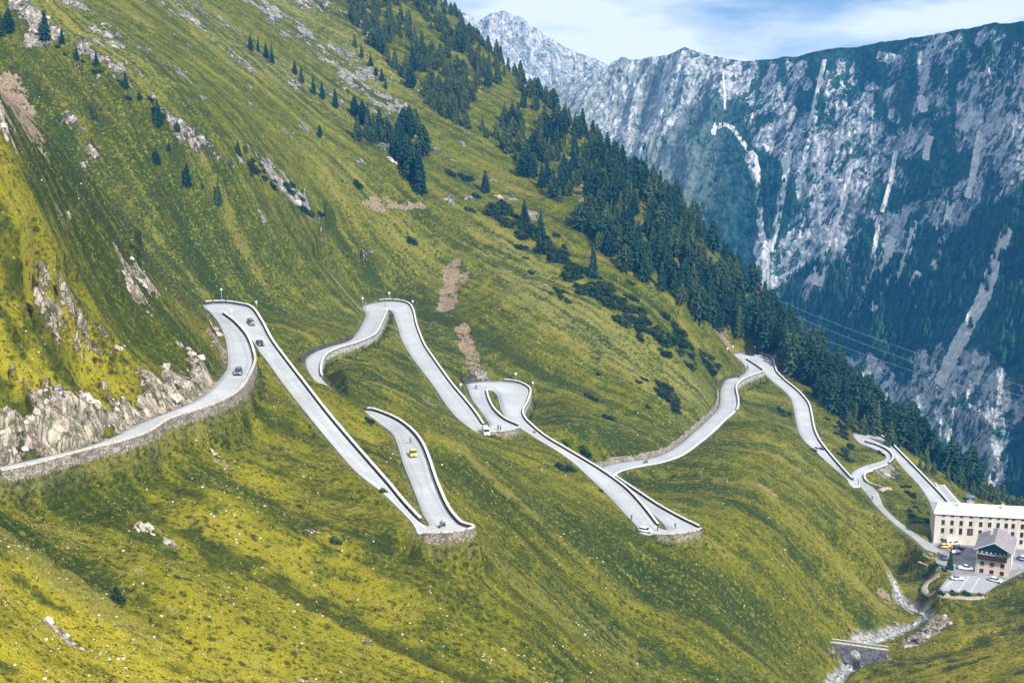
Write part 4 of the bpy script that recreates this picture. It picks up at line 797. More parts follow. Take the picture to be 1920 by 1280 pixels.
# the forest belt: bases scattered over the ground it covers
BELT = [(655,0),(830,0),(870,55),(960,135),(1060,212),(1110,268),(1190,308),(1260,370),(1340,450),(1420,530),(1500,622),(1560,706),(1620,780),(1672,838),(1640,826),(1585,800),(1520,735),(1460,672),(1420,655),(1380,640),(1330,618),(1262,572),(1190,520),(1120,470),(1060,400),(1000,350),(960,308),(890,262),(820,214),(770,170),(730,120),(690,80),(655,40)]
GAPS = [[(720,20),(765,10),(800,40),(780,50)],[(790,62),(815,60),(850,100),(830,110)],[(840,100),(862,95),(900,150),(880,160)],[(915,130),(940,140),(990,190),(960,185)],[(985,200),(1020,215),(1050,245),(1010,235)],[(800,205),(860,235),(930,300),(860,270)],[(1080,370),(1110,385),(1130,420),(1095,410)],[(1240,470),(1265,480),(1300,540),(1270,530)],[(1360,590),(1378,600),(1385,640),(1360,640)]]
fr = np.random.RandomState(8); cand = []; tries = 0
while len(cand) < 460 and tries < 40000:
    tries += 1; x, y = fr.uniform(650, 1680), fr.uniform(0, 840)
    if not in_poly(np.array([x]), np.array([y]), BELT)[0] or any(in_poly(np.array([x]), np.array([y]), g)[0] for g in GAPS): continue
    if vnoise(np.array([x / 34.]), np.array([y / 34.]), 5)[0] < (.22 if y < 170 else .36) and x < 1420: continue
    mind = 10.5 + 10 * max(0, (x - 700) / 900)
    if all((x - c[0]) ** 2 + ((y - c[1]) * 1.3) ** 2 > mind ** 2 for c in cand): cand.append((x, y))
cp_ = spots(cand)
# trees just over the crest, whose tops make the skyline
crest = []
for x in np.arange(812, 1700, 9.0):
    a = float(ray(x, 0)[0]); Ys = np.linspace(480, 1120, 900); zz = ground(a * Ys, Ys); k = int(np.argmax(zz / Ys)); Yc = Ys[k] + fr.uniform(2, 26); X = a * Yc + fr.uniform(-2, 2); crest.append((X, Yc, float(ground(X, Yc))))
for x, Y in [(1655,600),(1668,585),(1690,585),(1702,575),(1715,590),(1735,572),(1748,565),(1762,572),(1775,560),(1790,570),(1800,556),(1812,565),(1826,558),(1838,566),(1850,556),(1864,560),(1878,556),(1890,563),(1730,600),(1765,600),(1700,610),(1672,615),(1630,625),(1645,640),(1610,640),(1590,650),(1575,660),(1620,660),(1600,630),(1560,655),(1640,610),(1680,600)]:
    a = float(ray(x, 0)[0]); crest.append((a * Y, Y, float(ground(a * Y, Y))))
SLOPE = [(1690,866),(1760,893),(1830,916),(1912,950),(1915,962),(1850,944),(1800,915),(1740,882)]
small = []
for _ in range(900):
    x, y = fr.uniform(1690, 1916), fr.uniform(860, 965)
    if len(small) < 34 and in_poly(np.array([x]), np.array([y]), SLOPE)[0] and all((x - c[0]) ** 2 + (y - c[1]) ** 2 > 60 for c in small): small.append((x, y))
small = [tuple(p) for p in spots(small) if not np.isnan(p[2]) and near_line(np.array([p[0]]), np.array([p[1]]), RC0, 30.)[0] > 4.5]
trees = [tuple(p) for p in cp_ if not np.isnan(p[2])] + crest
def tree_h(p):
    t = np.clip((p[0] + 60) / 200, 0, 1); return (10.2 + 5.6 * t) * fr.choice([fr.uniform(.45, .8), fr.uniform(.75, 1.2), fr.uniform(.9, 1.3)])
tl = [(p, tree_h(p)) for p in trees] + [(p, fr.uniform(4.5, 8.5)) for p in small]; tl.sort(key=lambda q: -q[1] * px_m(q[0]))
ZN = [('conifer in the densest part of the forest belt, right end above the far hairpin', 1e9)]
NKEEP = 300 - len(SOLO) - len(CLUMP) - 3
for i, (p, h) in enumerate(tl[:NKEEP]):
    if p[0] > 105: lab, grp = 'tall dark conifer at the lower right end of the forest, near the hairpin roads', 'conifers at the lower end of the forest belt'
    elif p[0] > 35: lab, grp = 'dark conifer in the thick middle of the forest belt on the ridge', 'conifers in the middle of the forest belt'
    else: lab, grp = 'small bluish conifer in the upper end of the forest belt on the ridge', 'conifers at the upper end of the forest belt'
    conifer(p, h, lab, grp, pale=TR_.random() < .10, fat=1.12)
def mass(name, items, meshes, m, label, kind='stuff'):
    """Many small copies joined into one mesh; items are (x, y, z, width, height, turn)."""
    Vs, Fs, o = [], [], 0
    data = []
    for me in meshes:
        v = np.empty(len(me.vertices) * 3, np.float32); me.vertices.foreach_get('co', v); f = np.empty(len(me.loops), np.int32); me.loops.foreach_get('vertex_index', f); data.append((v.reshape(-1, 3), f.reshape(len(me.polygons), -1)))
    for i, (x, y, z, w, h, r) in enumerate(items):
        v, f = data[i % len(data)]; c, s = math.cos(r), math.sin(r)
        Vs.append(np.stack([(v[:, 0] * c - v[:, 1] * s) * w + x, (v[:, 0] * s + v[:, 1] * c) * w + y, v[:, 2] * h + z], 1)); Fs.append(f + o); o += len(v)
    return tag(link(name, np_mesh(name, np.vstack(Vs), np.vstack(Fs), False), m), kind=kind, label=label)
rest = tl[NKEEP:]
if rest: mass('forest', [(p[0], p[1], p[2] - .1, h * 1.1, h, i * 1.7) for i, (p, h) in enumerate(rest)], CROWNS, MT_NEEDLE, 'the smallest conifers of the forest belt, farthest up the ridge')

# ------------------------------------------------------------------ dwarf pine shrubs
def dome_mesh(seed, n=420):
    rs = np.random.RandomState(seed); V = []; F = []; lob = [(rs.uniform(-.5, .5), rs.uniform(-.35, .35), rs.uniform(.5, .8)) for _ in range(5)]
    for i in range(n):
        lx, ly, lr = lob[rs.randint(5)]; a = rs.uniform(0, 6.283); e = math.asin(rs.uniform(0, 1)); q = rs.uniform(.6, 1.0)
        x, y, z = lx + math.cos(a) * math.cos(e) * lr * .62 * q, ly + math.sin(a) * math.cos(e) * lr * .62 * q, math.sin(e) * lr * .9 * q
        t = rs.uniform(0, 6.283); w = rs.uniform(.05, .11); d = np.array([math.cos(t), math.sin(t), rs.uniform(.2, 1.2)]); d /= np.linalg.norm(d); s = np.cross(d, rs.normal(size=3)); s /= np.linalg.norm(s)
        c = np.array([x, y, z]); o = len(V); V += [tuple(c - s * w), tuple(c + s * w), tuple(c + d * w * 2.2 + s * w * .4), tuple(c + d * w * 2.2 - s * w * .4)]; F.append((o, o + 1, o + 2, o + 3))
    return np_mesh('foliage', V, F, False)
DOMES = [dome_mesh(s) for s in (31, 32, 33, 34)]
for d in DOMES: d.materials.append(MT_SCRUB)
SHRUBS = [(216,1118,48,'big dark round shrub alone in the yellow foreground grass'),(632,1020,36,'dark spiky shrub in the lower foreground left of the yellow car road'),(690,790,26,'dark shrub at the start of the yellow car road'),(1058,880,48,'largest dark shrub beside the straight below the middle hairpin'),(1106,745,36,'twin dark shrub alone on the meadow above the long curve'),(1140,785,30,'dark shrub below the twin one on the meadow above the long curve'),(1094,848,38,'left of the shrubs squeezed behind the parapet of the middle straight'),(720,925,26,'shrub overhanging the edge of the long straight'),(1122,702,16,'small round shrub above the twin dark shrub'),(1215,763,18,'small shrub left of the shrub band over the long curve'),(1060,835,22,'small shrub behind the parapet of the middle straight'),(580,800,12,'tiny shrub at the edge of the long straight'),(640,340,12,'tiny dark shrub on the open left meadow'),(667,347,34,'flat dark shrub below the middle clump of conifers'),(768,452,32,'flat dark shrub in open grass above the earth scar'),(845,330,40,'upper shrub of the row right of the middle clump'),(870,336,38,'middle shrub of the row right of the middle clump'),(895,372,32,'lower shrub of the row right of the middle clump'),(880,395,28,'shrub on grass left of the lone ragged conifer'),(1002,812,12,'low shrub on the wall of the middle hairpin'),(1125,920,14,'shrub on the bank below the middle straight'),(1650,850,20,'shrub inside the farthest hairpin'),(1215,960,8,'tiny shrub by the lowest middle hairpin')]
def shrub(p, wpx, label, group, flat=.5):
    w = wpx / px_m(p) / 1.75
    o = bpy.data.objects.new('dwarf_pine', TR_.choice(DOMES)); o.location = (p[0], p[1], p[2] - .12 * w); o.rotation_euler = (0, .35, TR_.uniform(-.9, .1)); o.scale = (w, w * .75, w * flat * 1.5); COL.objects.link(o); tag(o, label, 'shrub', group)
for s, p in zip(SHRUBS, spots([(s[0], s[1]) for s in SHRUBS])): shrub(p, s[2], s[3], 'dwarf pines alone on the grass')
def band(line, spread, n, size, label, group):
    ln = np.array(line, float); out = []
    for _ in range(n):
        k = fr.randint(len(ln) - 1); t = fr.rand(); q = ln[k] * (1 - t) + ln[k + 1] * t; out.append((q[0] + fr.normal() * spread, q[1] + fr.normal() * spread * .6))
    for p in spots(out):
        if not np.isnan(p[2]) and float(near_line(np.array([p[0]]), np.array([p[1]]), RC0, 30.)[0]) > 6: shrub(p, size * fr.uniform(.6, 1.4), label, group)
band([(930,390),(1010,450),(1090,520),(1170,580),(1250,640),(1330,690)], 16, 135, 34, 'dark dwarf pine in the long thicket band running down under the forest', 'dwarf pines of the long thicket band')
band([(1215,720),(1250,745),(1285,785)], 8, 14, 26, 'dark dwarf pine in the small band above the long curving road', 'dwarf pines above the curving road')
band([(440,290),(480,320),(540,360),(600,420)], 8, 26, 20, 'dark shrub on the shrubby rock band of the left slope', 'shrubs on the left rock band')
band([(950,470),(1040,540),(1080,580)], 8, 12, 18, 'small dark shrub in the thin line left of the thicket band', 'shrubs in the thin line')
band([(1560,790),(1600,830),(1590,860)], 9, 14, 24, 'shrub between the two far right roads', 'shrubs between the far roads')
band([(1690,900),(1720,960),(1735,990)], 9, 14, 18, 'shrub on the bank left of the hotel', 'shrubs left of the hotel')
band([(1460,760),(1480,780),(1530,850)], 7, 9, 16, 'shrub on the inner bank under the right hand hairpin', 'shrubs under the right hairpin')
band([(60,60),(150,120),(260,180),(330,240)], 7, 18, 14, 'low shrub on the rocky rib at top left', 'shrubs on the rocky rib')

# ------------------------------------------------------------------ loose stones, tussocks, grass tufts (uncountable)
def ico(seed, rough=.3):
    bm = bmesh.new(); bmesh.ops.create_icosphere(bm, subdivisions=1, radius=1.0); rs = np.random.RandomState(seed)
    for v in bm.verts: v.co *= 1 + rs.uniform(-rough, rough)
    me = bpy.data.meshes.new('rock'); bm.to_mesh(me); bm.free(); return me
ROCKS = [ico(s, .38) for s in range(6)]
MT_ROCK = Mat('pale_rock', .95, .1); _n = MT_ROCK.noise(1.2, 5); MT_ROCK.col(MT_ROCK.mix(MT_ROCK.step(_n, .3, .7), (0.30, 0.27, 0.23), (0.62, 0.58, 0.52))); MT_ROCK = MT_ROCK.m
def scatter(n, ymax, y0=120, bias=1.0, seed=1, cond=None):
    rs = np.random.RandomState(seed); out = []
    Y = np.exp(rs.uniform(math.log(y0), math.log(ymax), n * 4)); u = rs.uniform(-.40, .42, n * 4); X = u * Y
    i = np.clip(((u - _u[0]) / DU).astype(int), 0, len(_u) - 1); j = np.clip(((np.log(Y) - _v[0]) / DL).astype(int), 0, len(_v) - 1)
    ok = (roadd[i, j] > 1.2)
    if cond is not None: ok &= cond(i, j, rs)
    X, Y = X[ok][:n], Y[ok][:n]; return X, Y, ground(X, Y), rs
X, Y, Z, rs = scatter(5200, 560, seed=3, cond=lambda i, j, r: r.rand(len(i)) < .10 + 1.6 * np.clip(fbm(TX[i, j] / 18, TY[i, j] / 18, 3, 71), 0, 1) * (ST2[i, j] > .45) + rockm[i, j])
mass('loose_stones', [(x, y, z + .03, w, w * .65, k) for k, (x, y, z, w) in enumerate(zip(X, Y, Z, .07 + .26 * rs.rand(len(X)) ** 4))], ROCKS, MT_ROCK, 'countless pale stones scattered over the grass')
X, Y, Z, rs = scatter(2600, 600, seed=5, cond=lambda i, j, r: (rockm[i, j] > .45) & (r.rand(len(i)) < .9))
mass('rubble', [(x, y, z, w, w * .8, k) for k, (x, y, z, w) in enumerate(zip(X, Y, Z, .25 + 1.0 * rs.rand(len(X)) ** 3))], ROCKS, MT_ROCK, 'broken rubble lying on the rocky patches')
TUFT = []
for s in range(5):
    rs = np.random.RandomState(80 + s); V = []; F = []
    for b in range(7):
        a = rs.uniform(0, 6.28); ln = rs.uniform(.5, 1.0); w = .10; o = len(V); c, s_ = math.cos(a), math.sin(a)
        V += [(-s_ * w, c * w, 0), (s_ * w, -c * w, 0), (c * .55 * ln, s_ * .55 * ln, ln)]; F.append((o, o + 1, o + 2))
    TUFT.append(np_mesh('tuft', V, F, False))
def tuft_mat(name, a, b, c_):
    m = Mat(name, .95, .05); n = m.noise(.10, 4); n2 = m.noise(1.3, 3); m.col(m.mix(m.step(n2, .4, .7), m.mix(m.step(n, .35, .65), a, b), c_)); return m.m
CN = lambda i, j, r: (rockm[i, j] < .3) & (earthm[i, j] < .3) & (bedm[i, j] < .2)
X, Y, Z, rs = scatter(42000, 440, seed=9, cond=CN)
mass('grass', [(x, y, z - .03, w, w * .9, k) for k, (x, y, z, w) in enumerate(zip(X, Y, Z, .22 + .40 * rs.rand(len(X)) ** 2))], TUFT, tuft_mat('grass_blades', (0.030, 0.055, 0.003), (0.085, 0.110, 0.005), (0.20, 0.20, 0.010)), 'dark tufts of coarse alpine grass')
X, Y, Z, rs = scatter(26000, 440, seed=10, cond=lambda i, j, r: CN(i, j, r) & (r.rand(len(i)) < .25 + .75 * ST2[i, j]))
mass('grass', [(x, y, z - .03, w, w, k) for k, (x, y, z, w) in enumerate(zip(X, Y, Z, .20 + .34 * rs.rand(len(X)) ** 2))], TUFT, tuft_mat('straw_blades', (0.32, 0.30, 0.03), (0.42, 0.38, 0.04), (0.50, 0.46, 0.20)), 'straw coloured tufts of dry alpine grass')
_foot = []
for a_, b_, s_, dep in RWALL:
    q_, nn_ = side_line(s_, max(1, a_ + 1), b_ + 1); rs = np.random.RandomState(int(a_) + 3)
    for i in range(len(q_)):
        for _ in range(3):
            o_ = rs.uniform(1.1, 2.6); X_, Y_ = q_[i, 0] + nn_[i, 0] * o_ + rs.uniform(-.5, .5), q_[i, 1] + nn_[i, 1] * o_ + rs.uniform(-.5, .5); w_ = rs.uniform(.25, .75)
            _foot.append((X_, Y_, float(ground(X_, Y_)) - .05, w_, w_ * .9, rs.uniform(0, 6)))
mass('wall_foot_growth', _foot, [dome_mesh(95, 60), dome_mesh(96, 60)], foliage_mat('rank_grass', (0.045, 0.075, 0.010), (0.11, 0.13, 0.02), (0.03, 0.05, 0.01)), 'rank grass and low growth along the foot of the walls')
X, Y, Z, rs = scatter(3000, 560, seed=13, cond=lambda i, j, r: (rockm[i, j] < .3) & (r.rand(len(i)) < np.clip(.02 + 1.8 * fbm(TX[i, j] / 26, TY[i, j] / 26, 3, 77), 0, 1)))
mass('bilberry_tussocks', [(x, y, z - .05, w, w * .7, k) for k, (x, y, z, w) in enumerate(zip(X, Y, Z, .22 + .5 * rs.rand(len(X)) ** 2))], [dome_mesh(91, 26), dome_mesh(92, 26), dome_mesh(93, 26)], MT_SCRUB, 'small dark tussocks dotted over the grass')

# ------------------------------------------------------------------ hotel and its yard
def poly_mesh(name, verts, faces, m, parent=None, loc=None):
    bm = bmesh.new(); vs = [bm.verts.new(v) for v in verts]
    for f in faces: bm.faces.new([vs[i] for i in f])
    bmesh.ops.recalc_face_normals(bm, faces=bm.faces[:]); me = bpy.data.meshes.new(name); bm.to_mesh(me); bm.free(); o = link(name, me, m, parent)
    if loc is not None: o.location = loc
    return o
class MB:                                       # boxes, bars and lathes gathered into one mesh
    def __init__(s): s.v = []; s.f = []
    def box(s, lo, hi, mtx=None):
        x0, y0, z0 = lo; x1, y1, z1 = hi; o = len(s.v); q = [(x0,y0,z0),(x1,y0,z0),(x1,y1,z0),(x0,y1,z0),(x0,y0,z1),(x1,y0,z1),(x1,y1,z1),(x0,y1,z1)]
        s.v += [tuple(mtx @ Vector(p)) for p in q] if mtx else q
        s.f += [tuple(o + i for i in f) for f in ((0,3,2,1),(4,5,6,7),(0,1,5,4),(1,2,6,5),(2,3,7,6),(3,0,4,7))]; return s
    def prism(s, poly, axis_lo, axis_hi, axis='y'):
        o = len(s.v); n = len(poly)
        for w in (axis_lo, axis_hi):
            for a, b in poly: s.v.append((a, w, b) if axis == 'y' else ((w, a, b) if axis == 'x' else (a, b, w)))
        s.f.append(tuple(o + i for i in range(n))); s.f.append(tuple(o + n + i for i in reversed(range(n))))
        for i in range(n): s.f.append((o + i, o + (i + 1) % n, o + n + (i + 1) % n, o + n + i))
        return s
    def lathe(s, prof, n=14, c=(0, 0, 0), axis='z'):
        o = len(s.v); k = len(prof)
        for r, z in prof:
            for i in range(n):
                a = 6.28318 * i / n; q = (math.cos(a) * r, math.sin(a) * r, z)
                if axis == 'y': q = (q[0], q[2], q[1])
                if axis == 'x': q = (q[2], q[0], q[1])
                s.v.append((q[0] + c[0], q[1] + c[1], q[2] + c[2]))
        for j in range(k - 1):
            for i in range(n): s.f.append((o + j * n + i, o + j * n + (i + 1) % n, o + (j + 1) * n + (i + 1) % n, o + (j + 1) * n + i))
        s.f.append(tuple(o + i for i in reversed(range(n)))); s.f.append(tuple(o + (k - 1) * n + i for i in range(n))); return s
    def build(s, name, m, parent=None, loc=None, smooth_=False, label=None, bevel=0.0):
        bm = bmesh.new(); vs = [bm.verts.new(v) for v in s.v]
        for f in s.f:
            try: bm.faces.new([vs[i] for i in f])
            except ValueError: pass
        bmesh.ops.recalc_face_normals(bm, faces=bm.faces[:])
        if bevel: bmesh.ops.bevel(bm, geom=bm.edges[:], offset=bevel, segments=2, affect='EDGES', clamp_overlap=True)
        me = bpy.data.meshes.new(name); bm.to_mesh(me); bm.free()
        if smooth_: me.polygons.foreach_set('use_smooth', [True] * len(me.polygons))
        o = link(name, me, m, parent)
        if loc is not None: o.location = loc
        if label: o['label'] = label
        return o
def plaster(name, a, stain):
    m = Mat(name, .9, .1); n = m.noise(.5, 5, .6, sc3=(1, 1, .25)); n2 = m.noise(2.2, 4)
    c = m.mix(m.step(n, .42, .72), a, stain); c = m.mix(m.math('MULTIPLY', m.step(n2, .5, .7), .25), c, tuple(x * .75 for x in a)); m.col(c); m.bump(n2, .2, .03); return m.m
MT_PLAST = plaster('worn_cream_plaster', (0.70, 0.64, 0.57), (0.50, 0.45, 0.40)); MT_PINK = plaster('pink_plaster', (0.74, 0.58, 0.47), (0.64, 0.50, 0.41)); MT_WHITEP = plaster('white_plaster', (0.66, 0.63, 0.60), (0.5, 0.47, 0.45))
MT_GLASS = simple_mat('window_glass', (0.015, 0.018, 0.025), .12, .6, var=.3); MT_FRAME = simple_mat('window_frame', (0.10, 0.07, 0.055), .7, .2); MT_WHITE = simple_mat('white_paint', (0.78, 0.79, 0.80), .5, .35, var=.05)
MT_METAL = Mat('pale_sheet_roof', .55, .4); _n = MT_METAL.noise(.8, 4); MT_METAL.col(MT_METAL.mix(MT_METAL.step(_n, .3, .7), (0.74, 0.77, 0.80), (0.84, 0.86, 0.88))); MT_METAL = MT_METAL.m
MT_SLATE = Mat('slate_roof', .75, .25); _n = MT_SLATE.noise(1.4, 5); _w = MT_SLATE.math('FRACT', MT_SLATE.math('MULTIPLY', MT_SLATE.n('ShaderNodeSeparateXYZ').outputs[0], 1.0)); MT_SLATE.col(MT_SLATE.mix(MT_SLATE.step(_n, .3, .7), (0.19, 0.17, 0.18), (0.30, 0.275, 0.28))); MT_SLATE = MT_SLATE.m
MT_WOOD = simple_mat('dark_balcony_wood', (0.050, 0.026, 0.022), .8, .15, var=.35, scale=5); MT_TRIM = simple_mat('pale_blue_trim', (0.52, 0.66, 0.72), .6, .3)
def window(parent, c, w, h, depth_dir=1, frame=MT_FRAME):
    """One window in a front facing -Y: frame standing 6 cm proud, glass set back inside it, sill."""
    x, y, z = c; f = MB(); t = .09
    f.box((x - w/2, y - .06, z - h/2), (x - w/2 + t, y + .1, z + h/2)).box((x + w/2 - t, y - .06, z - h/2), (x + w/2, y + .1, z + h/2)).box((x - w/2 + t, y - .06, z + h/2 - t), (x + w/2 - t, y + .1, z + h/2)).box((x - w/2 + t, y - .06, z - h/2), (x + w/2 - t, y + .1, z - h/2 + t))
    f.box((x - .03, y - .045, z - h/2 + t), (x + .03, y + .1, z + h/2 - t))
    o = f.build('window', frame, parent); MB().box((x - w/2 + t, y - .02, z - h/2 + t), (x + w/2 - t, y + .08, z + h/2 - t)).build('pane', MT_GLASS, o)
    MB().box((x - w/2 - .1, y - .16, z - h/2 - .09), (x + w/2 + .1, y + .1, z - h/2)).build('sill', MT_WHITEP, o); return o
HA = np.array(at_yard(1749.5, 1017)); HYAW = math.atan2(-5.0, 30.0); HLEN, HDEP, HH = 31.0, 11.0, 11.0
hotel = empty('hotel', tuple(HA - [0, 0, .15]), HYAW, 'long four storey cream hotel with a white sheet metal roof', 'hotel')
MB().box((0, 0, -2.5), (HLEN, HDEP, HH)).build('wall', MT_PLAST, hotel)
ov = .55; rz = 2.1
rf = poly_mesh('roof', [(-ov, -ov, HH + .02), (HLEN + ov, -ov, HH + .02), (HLEN + ov, HDEP + ov, HH + .02), (-ov, HDEP + ov, HH + .02), (1.6, HDEP / 2, HH + rz), (HLEN - 1.6, HDEP / 2, HH + rz), (-ov, -ov, HH - .22), (HLEN + ov, -ov, HH - .22), (HLEN + ov, HDEP + ov, HH - .22), (-ov, HDEP + ov, HH - .22)], [(0,1,5,4),(1,2,5),(2,3,4,5),(3,0,4),(6,7,1,0),(7,8,2,1),(8,9,3,2),(9,6,0,3),(9,8,7,6)], MT_METAL, hotel)
MB().box((-ov + .08, -ov + .1, HH - .40), (HLEN + ov - .08, -ov + .3, HH - .225)).build('gutter', simple_mat('dark_eave', (.05, .055, .09), .6), rf)
for x in (8.2, 22.5): MB().box((x - .45, HDEP/2 - 2.2, HH + .9), (x + .45, HDEP/2 - 1.3, HH + 3.0)).build('chimney', MT_WHITEP, rf)
_cols = [(q - 1749.5) / (1914 - 1749.5) * HLEN for q in (1764.5, 1780, 1796, 1812.5, 1830, 1845.5, 1860, 1874, 1886, 1902)]
for k, x in enumerate(_cols):
    window(hotel, (x, 0, HH - .82), 1.05, .80); window(hotel, (x, 0, HH - 3.2), 1.10, 1.75)
    if k != 3: window(hotel, (x, 0, HH - 6.15), 1.05, 1.8 if k not in (2,) else 2.3)
    if k > 3: window(hotel, (x, 0, 2.3), 1.05, 1.5)
dr = MB().box((_cols[3] - .95, -.08, HH - 7.4), (_cols[3] + .95, .1, HH - 4.9)).build('door', MT_FRAME, hotel); MB().box((_cols[3] + .05, -.13, HH - 6.4), (_cols[3] + .12, -.08, HH - 6.1)).build('handle', MT_METAL, dr)
for k in (0, 1): window(hotel, (_cols[k], 0, 1.5), .9, .9)
MB().box((.12, -.14, -.3), (.26, -.02, HH - .4)).build('downpipe', MT_METAL, hotel); MB().box((HLEN - .3, -.14, -.3), (HLEN - .16, -.02, HH - .4)).build('downpipe', MT_METAL, hotel)
# lower wing beyond the right end, partly outside the picture
HB = HA + np.array([math.cos(HYAW) * HLEN - math.sin(HYAW) * 4.0, math.sin(HYAW) * HLEN + math.cos(HYAW) * 4.0, 0])
wing = empty('hotel_wing', tuple(HB - [0, 0, .15]), HYAW, 'dark fronted wing joined to the right end of the long hotel', 'building')
MB().box((.02, 0, -3), (12, 9, 8.6)).build('wall', MT_WHITEP, wing); MB().box((.03, -.5, 8.61), (12.4, 9.5, 8.9)).build('roof', MT_METAL, wing)
for x in (1.4, 4.2): window(wing, (x, 0, 6.4), 1.1, 1.6); window(wing, (x, 0, 3.4), 1.1, 1.6)
# gabled house in front of it
GA = np.array(at_yard(1828, 1072)); GYAW = R(-24); GW, GD, GH = 10.6, 13.0, 8.7
gab = empty('gabled_house', tuple(GA - [0, 0, .1]), GYAW, 'pink and white gabled house with a dark wooden balcony in the hotel yard', 'house')
GP_ = 2.7
MB().prism([(0, -2), (GW, -2), (GW, GH), (GW / 2, GH + GP_), (0, GH)], .0, GD, 'y').build('wall', MT_WHITEP, gab)
MB().box((.55, -.10, -.6), (GW - 1.2, -.003, 5.2)).build('pink_front', MT_PINK, gab)
bal = MB().box((.5, -1.15, 5.21), (GW - 1.1, -.004, 5.38)).box((.5, -1.15, 5.381), (GW - 1.1, -1.05, 7.0)).box((.5, -1.049, 5.381), (.6, -.01, 7.0)).box((GW - 1.2, -1.049, 5.381), (GW - 1.1, -.01, 7.0)).build('balcony', MT_WOOD, gab)
gl_ = MB().prism([(.7, 7.15), (GW - 1.2, 7.15), (GW - 1.2, GH - .1), (GW / 2, GH + GP_ - .75), (.7, GH - .1)], -.09, -.003, 'y').build('gable_window', simple_mat('gable_glass', (.02, .05, .055), .3, .5, var=.3), gab)
fm = MB()
for x in (1.7, 3.1, 4.5, 5.9, 7.3, 8.6): fm.box((x - .28, -.14, 7.3), (x + .28, -.091, 7.75))
fm.build('white_shutter_band', MT_WHITE, gl_)
sl = math.hypot(GW / 2 + .7, (GW / 2 + .7) * GP_ / (GW / 2)); k_ = GP_ / (GW / 2)
rr_ = MB().prism([(GW / 2, GH + GP_ + .02), (GW + .8, GH - .8 * k_ + .02), (GW + .8, GH - .8 * k_ + .30), (GW / 2, GH + GP_ + .33), (-.8, GH - .8 * k_ + .30), (-.8, GH - .8 * k_ + .02)], -1.4, GD + .6, 'y').build('roof', MT_SLATE, gab)
MB().prism([(GW / 2, GH + GP_ + .0), (GW + .84, GH - .84 * k_), (GW + .84, GH - .84 * k_ + .34), (GW / 2, GH + GP_ + .37), (-.84, GH - .84 * k_ + .34), (-.84, GH - .84 * k_)], -1.5, -1.402, 'y').build('verge_board', MT_TRIM, rr_)
MB().box((GW + .7, -1.45, GH - .84 * k_ - .1), (GW + .95, GD + .5, GH - .84 * k_ + .02)).build('gutter', MT_TRIM, rr_)
MB().box((GW * .3, 8.0, GH + 1.1), (GW * .3 + .8, 8.8, GH + 3.6)).build('chimney', MT_WHITEP, rr_)
for z in (3.6, 1.0):
    for x in (2.0, 5.1, 8.3): window(gab, (x, -.10, z), 1.25, 1.45)
MB().box((GW + .0, .4, 0), (GW + .12, .52, GH - .5)).build('downpipe', MT_FRAME, gab)
# yard surface
yv = [Vector(p) + Vector((0, 0, .0)) for p in YARD]
yo = poly_mesh('yard', [(p[0], p[1], p[2] - .02) for p in YARD] , [tuple(range(len(YARD)))], None, None) if False else None
def yard_surface():
    bm = bmesh.new(); vs = [bm.verts.new((p[0], p[1], p[2] + .01)) for p in YARD]; f = bm.faces.new(vs); bmesh.ops.triangulate(bm, faces=[f]); bmesh.ops.recalc_face_normals(bm, faces=bm.faces[:]); me = bpy.data.meshes.new('yard'); bm.to_mesh(me); bm.free()
    m = Mat('worn_yard_asphalt', .85, .2); n = m.noise(.22, 5); n2 = m.noise(1.5, 5); c = m.mix(m.step(n, .35, .65), (0.20, 0.20, 0.215), (0.33, 0.33, 0.35)); c = m.mix(m.math('MULTIPLY', m.step(n2, .52, .66), .4), c, (0.11, 0.11, 0.12)); m.col(c)
    return tag(link('yard', me, m.m), kind='structure', label='grey asphalt yard and car park of the hotel')
yard_surface()
lot = [at_yard(*q) for q in [(1762,1106),(1778,1090),(1790,1078),(1822,1079),(1880,1083),(1868,1096),(1846,1111)]]
bm = bmesh.new(); bm.faces.new([bm.verts.new((p[0], p[1], p[2] + .03)) for p in lot]); me = bpy.data.meshes.new('car_park'); bmesh.ops.recalc_face_normals(bm, faces=bm.faces[:]); bm.to_mesh(me); bm.free()
tag(link('car_park', me, road_material('lot_asphalt', (0.36, 0.37, 0.40), False)), kind='structure', label='paler car park surface in front of the gabled house')
lm = MB()
for q0, q1 in [((1797,1080),(1772,1100)), ((1817,1081),(1797,1107)), ((1837,1082),(1820,1109))]:
    a, b = Vector(at_yard(*q0)), Vector(at_yard(*q1)); d = (b - a).normalized(); s = Vector((-d.y, d.x, 0)) * .07; o = len(lm.v); lm.v += [tuple(v + Vector((0, 0, .04))) for v in (a - s, a + s, b + s, b - s)]; lm.f.append((o, o + 1, o + 2, o + 3))
tag(lm.build('parking_lines', MT_WHITE), kind='structure', label='white parking lines of the hotel car park')
hd = MB(); fp = [at_yard(*q) for q in [(1758,1108),(1800,1112),(1844,1115)]]
def loop_path(pix, w, name, label, m):
    p = catmull(spots(pix), 8); p, _ = resample(p, .7); n = normals2(p); L2 = p.copy(); R2 = p.copy(); L2[:, :2] += n * w / 2; R2[:, :2] -= n * w / 2
    for q in (L2, R2): q[:, 2] = np.maximum(ground(q[:, 0], q[:, 1]), p[:, 2]) + .10
    return tag(ribbon(name, L2, R2, m, 4, .5), kind='structure', label=label)
MT_GRAVEL = simple_mat('gravel', (0.36, 0.32, 0.25), .95, .05, var=.35, scale=2.2)
loop_path([(1762,1080),(1747,1086),(1735,1098),(1733,1108),(1745,1116),(1775,1119),(1810,1121),(1845,1120)], 2.0, 'path', 'tan gravel path looping round the car park', MT_GRAVEL)
loop_path([(1649,920),(1660,916),(1672,917)], 2.0, 'path', 'short gravel spur beside the curved parapet', MT_GRAVEL)
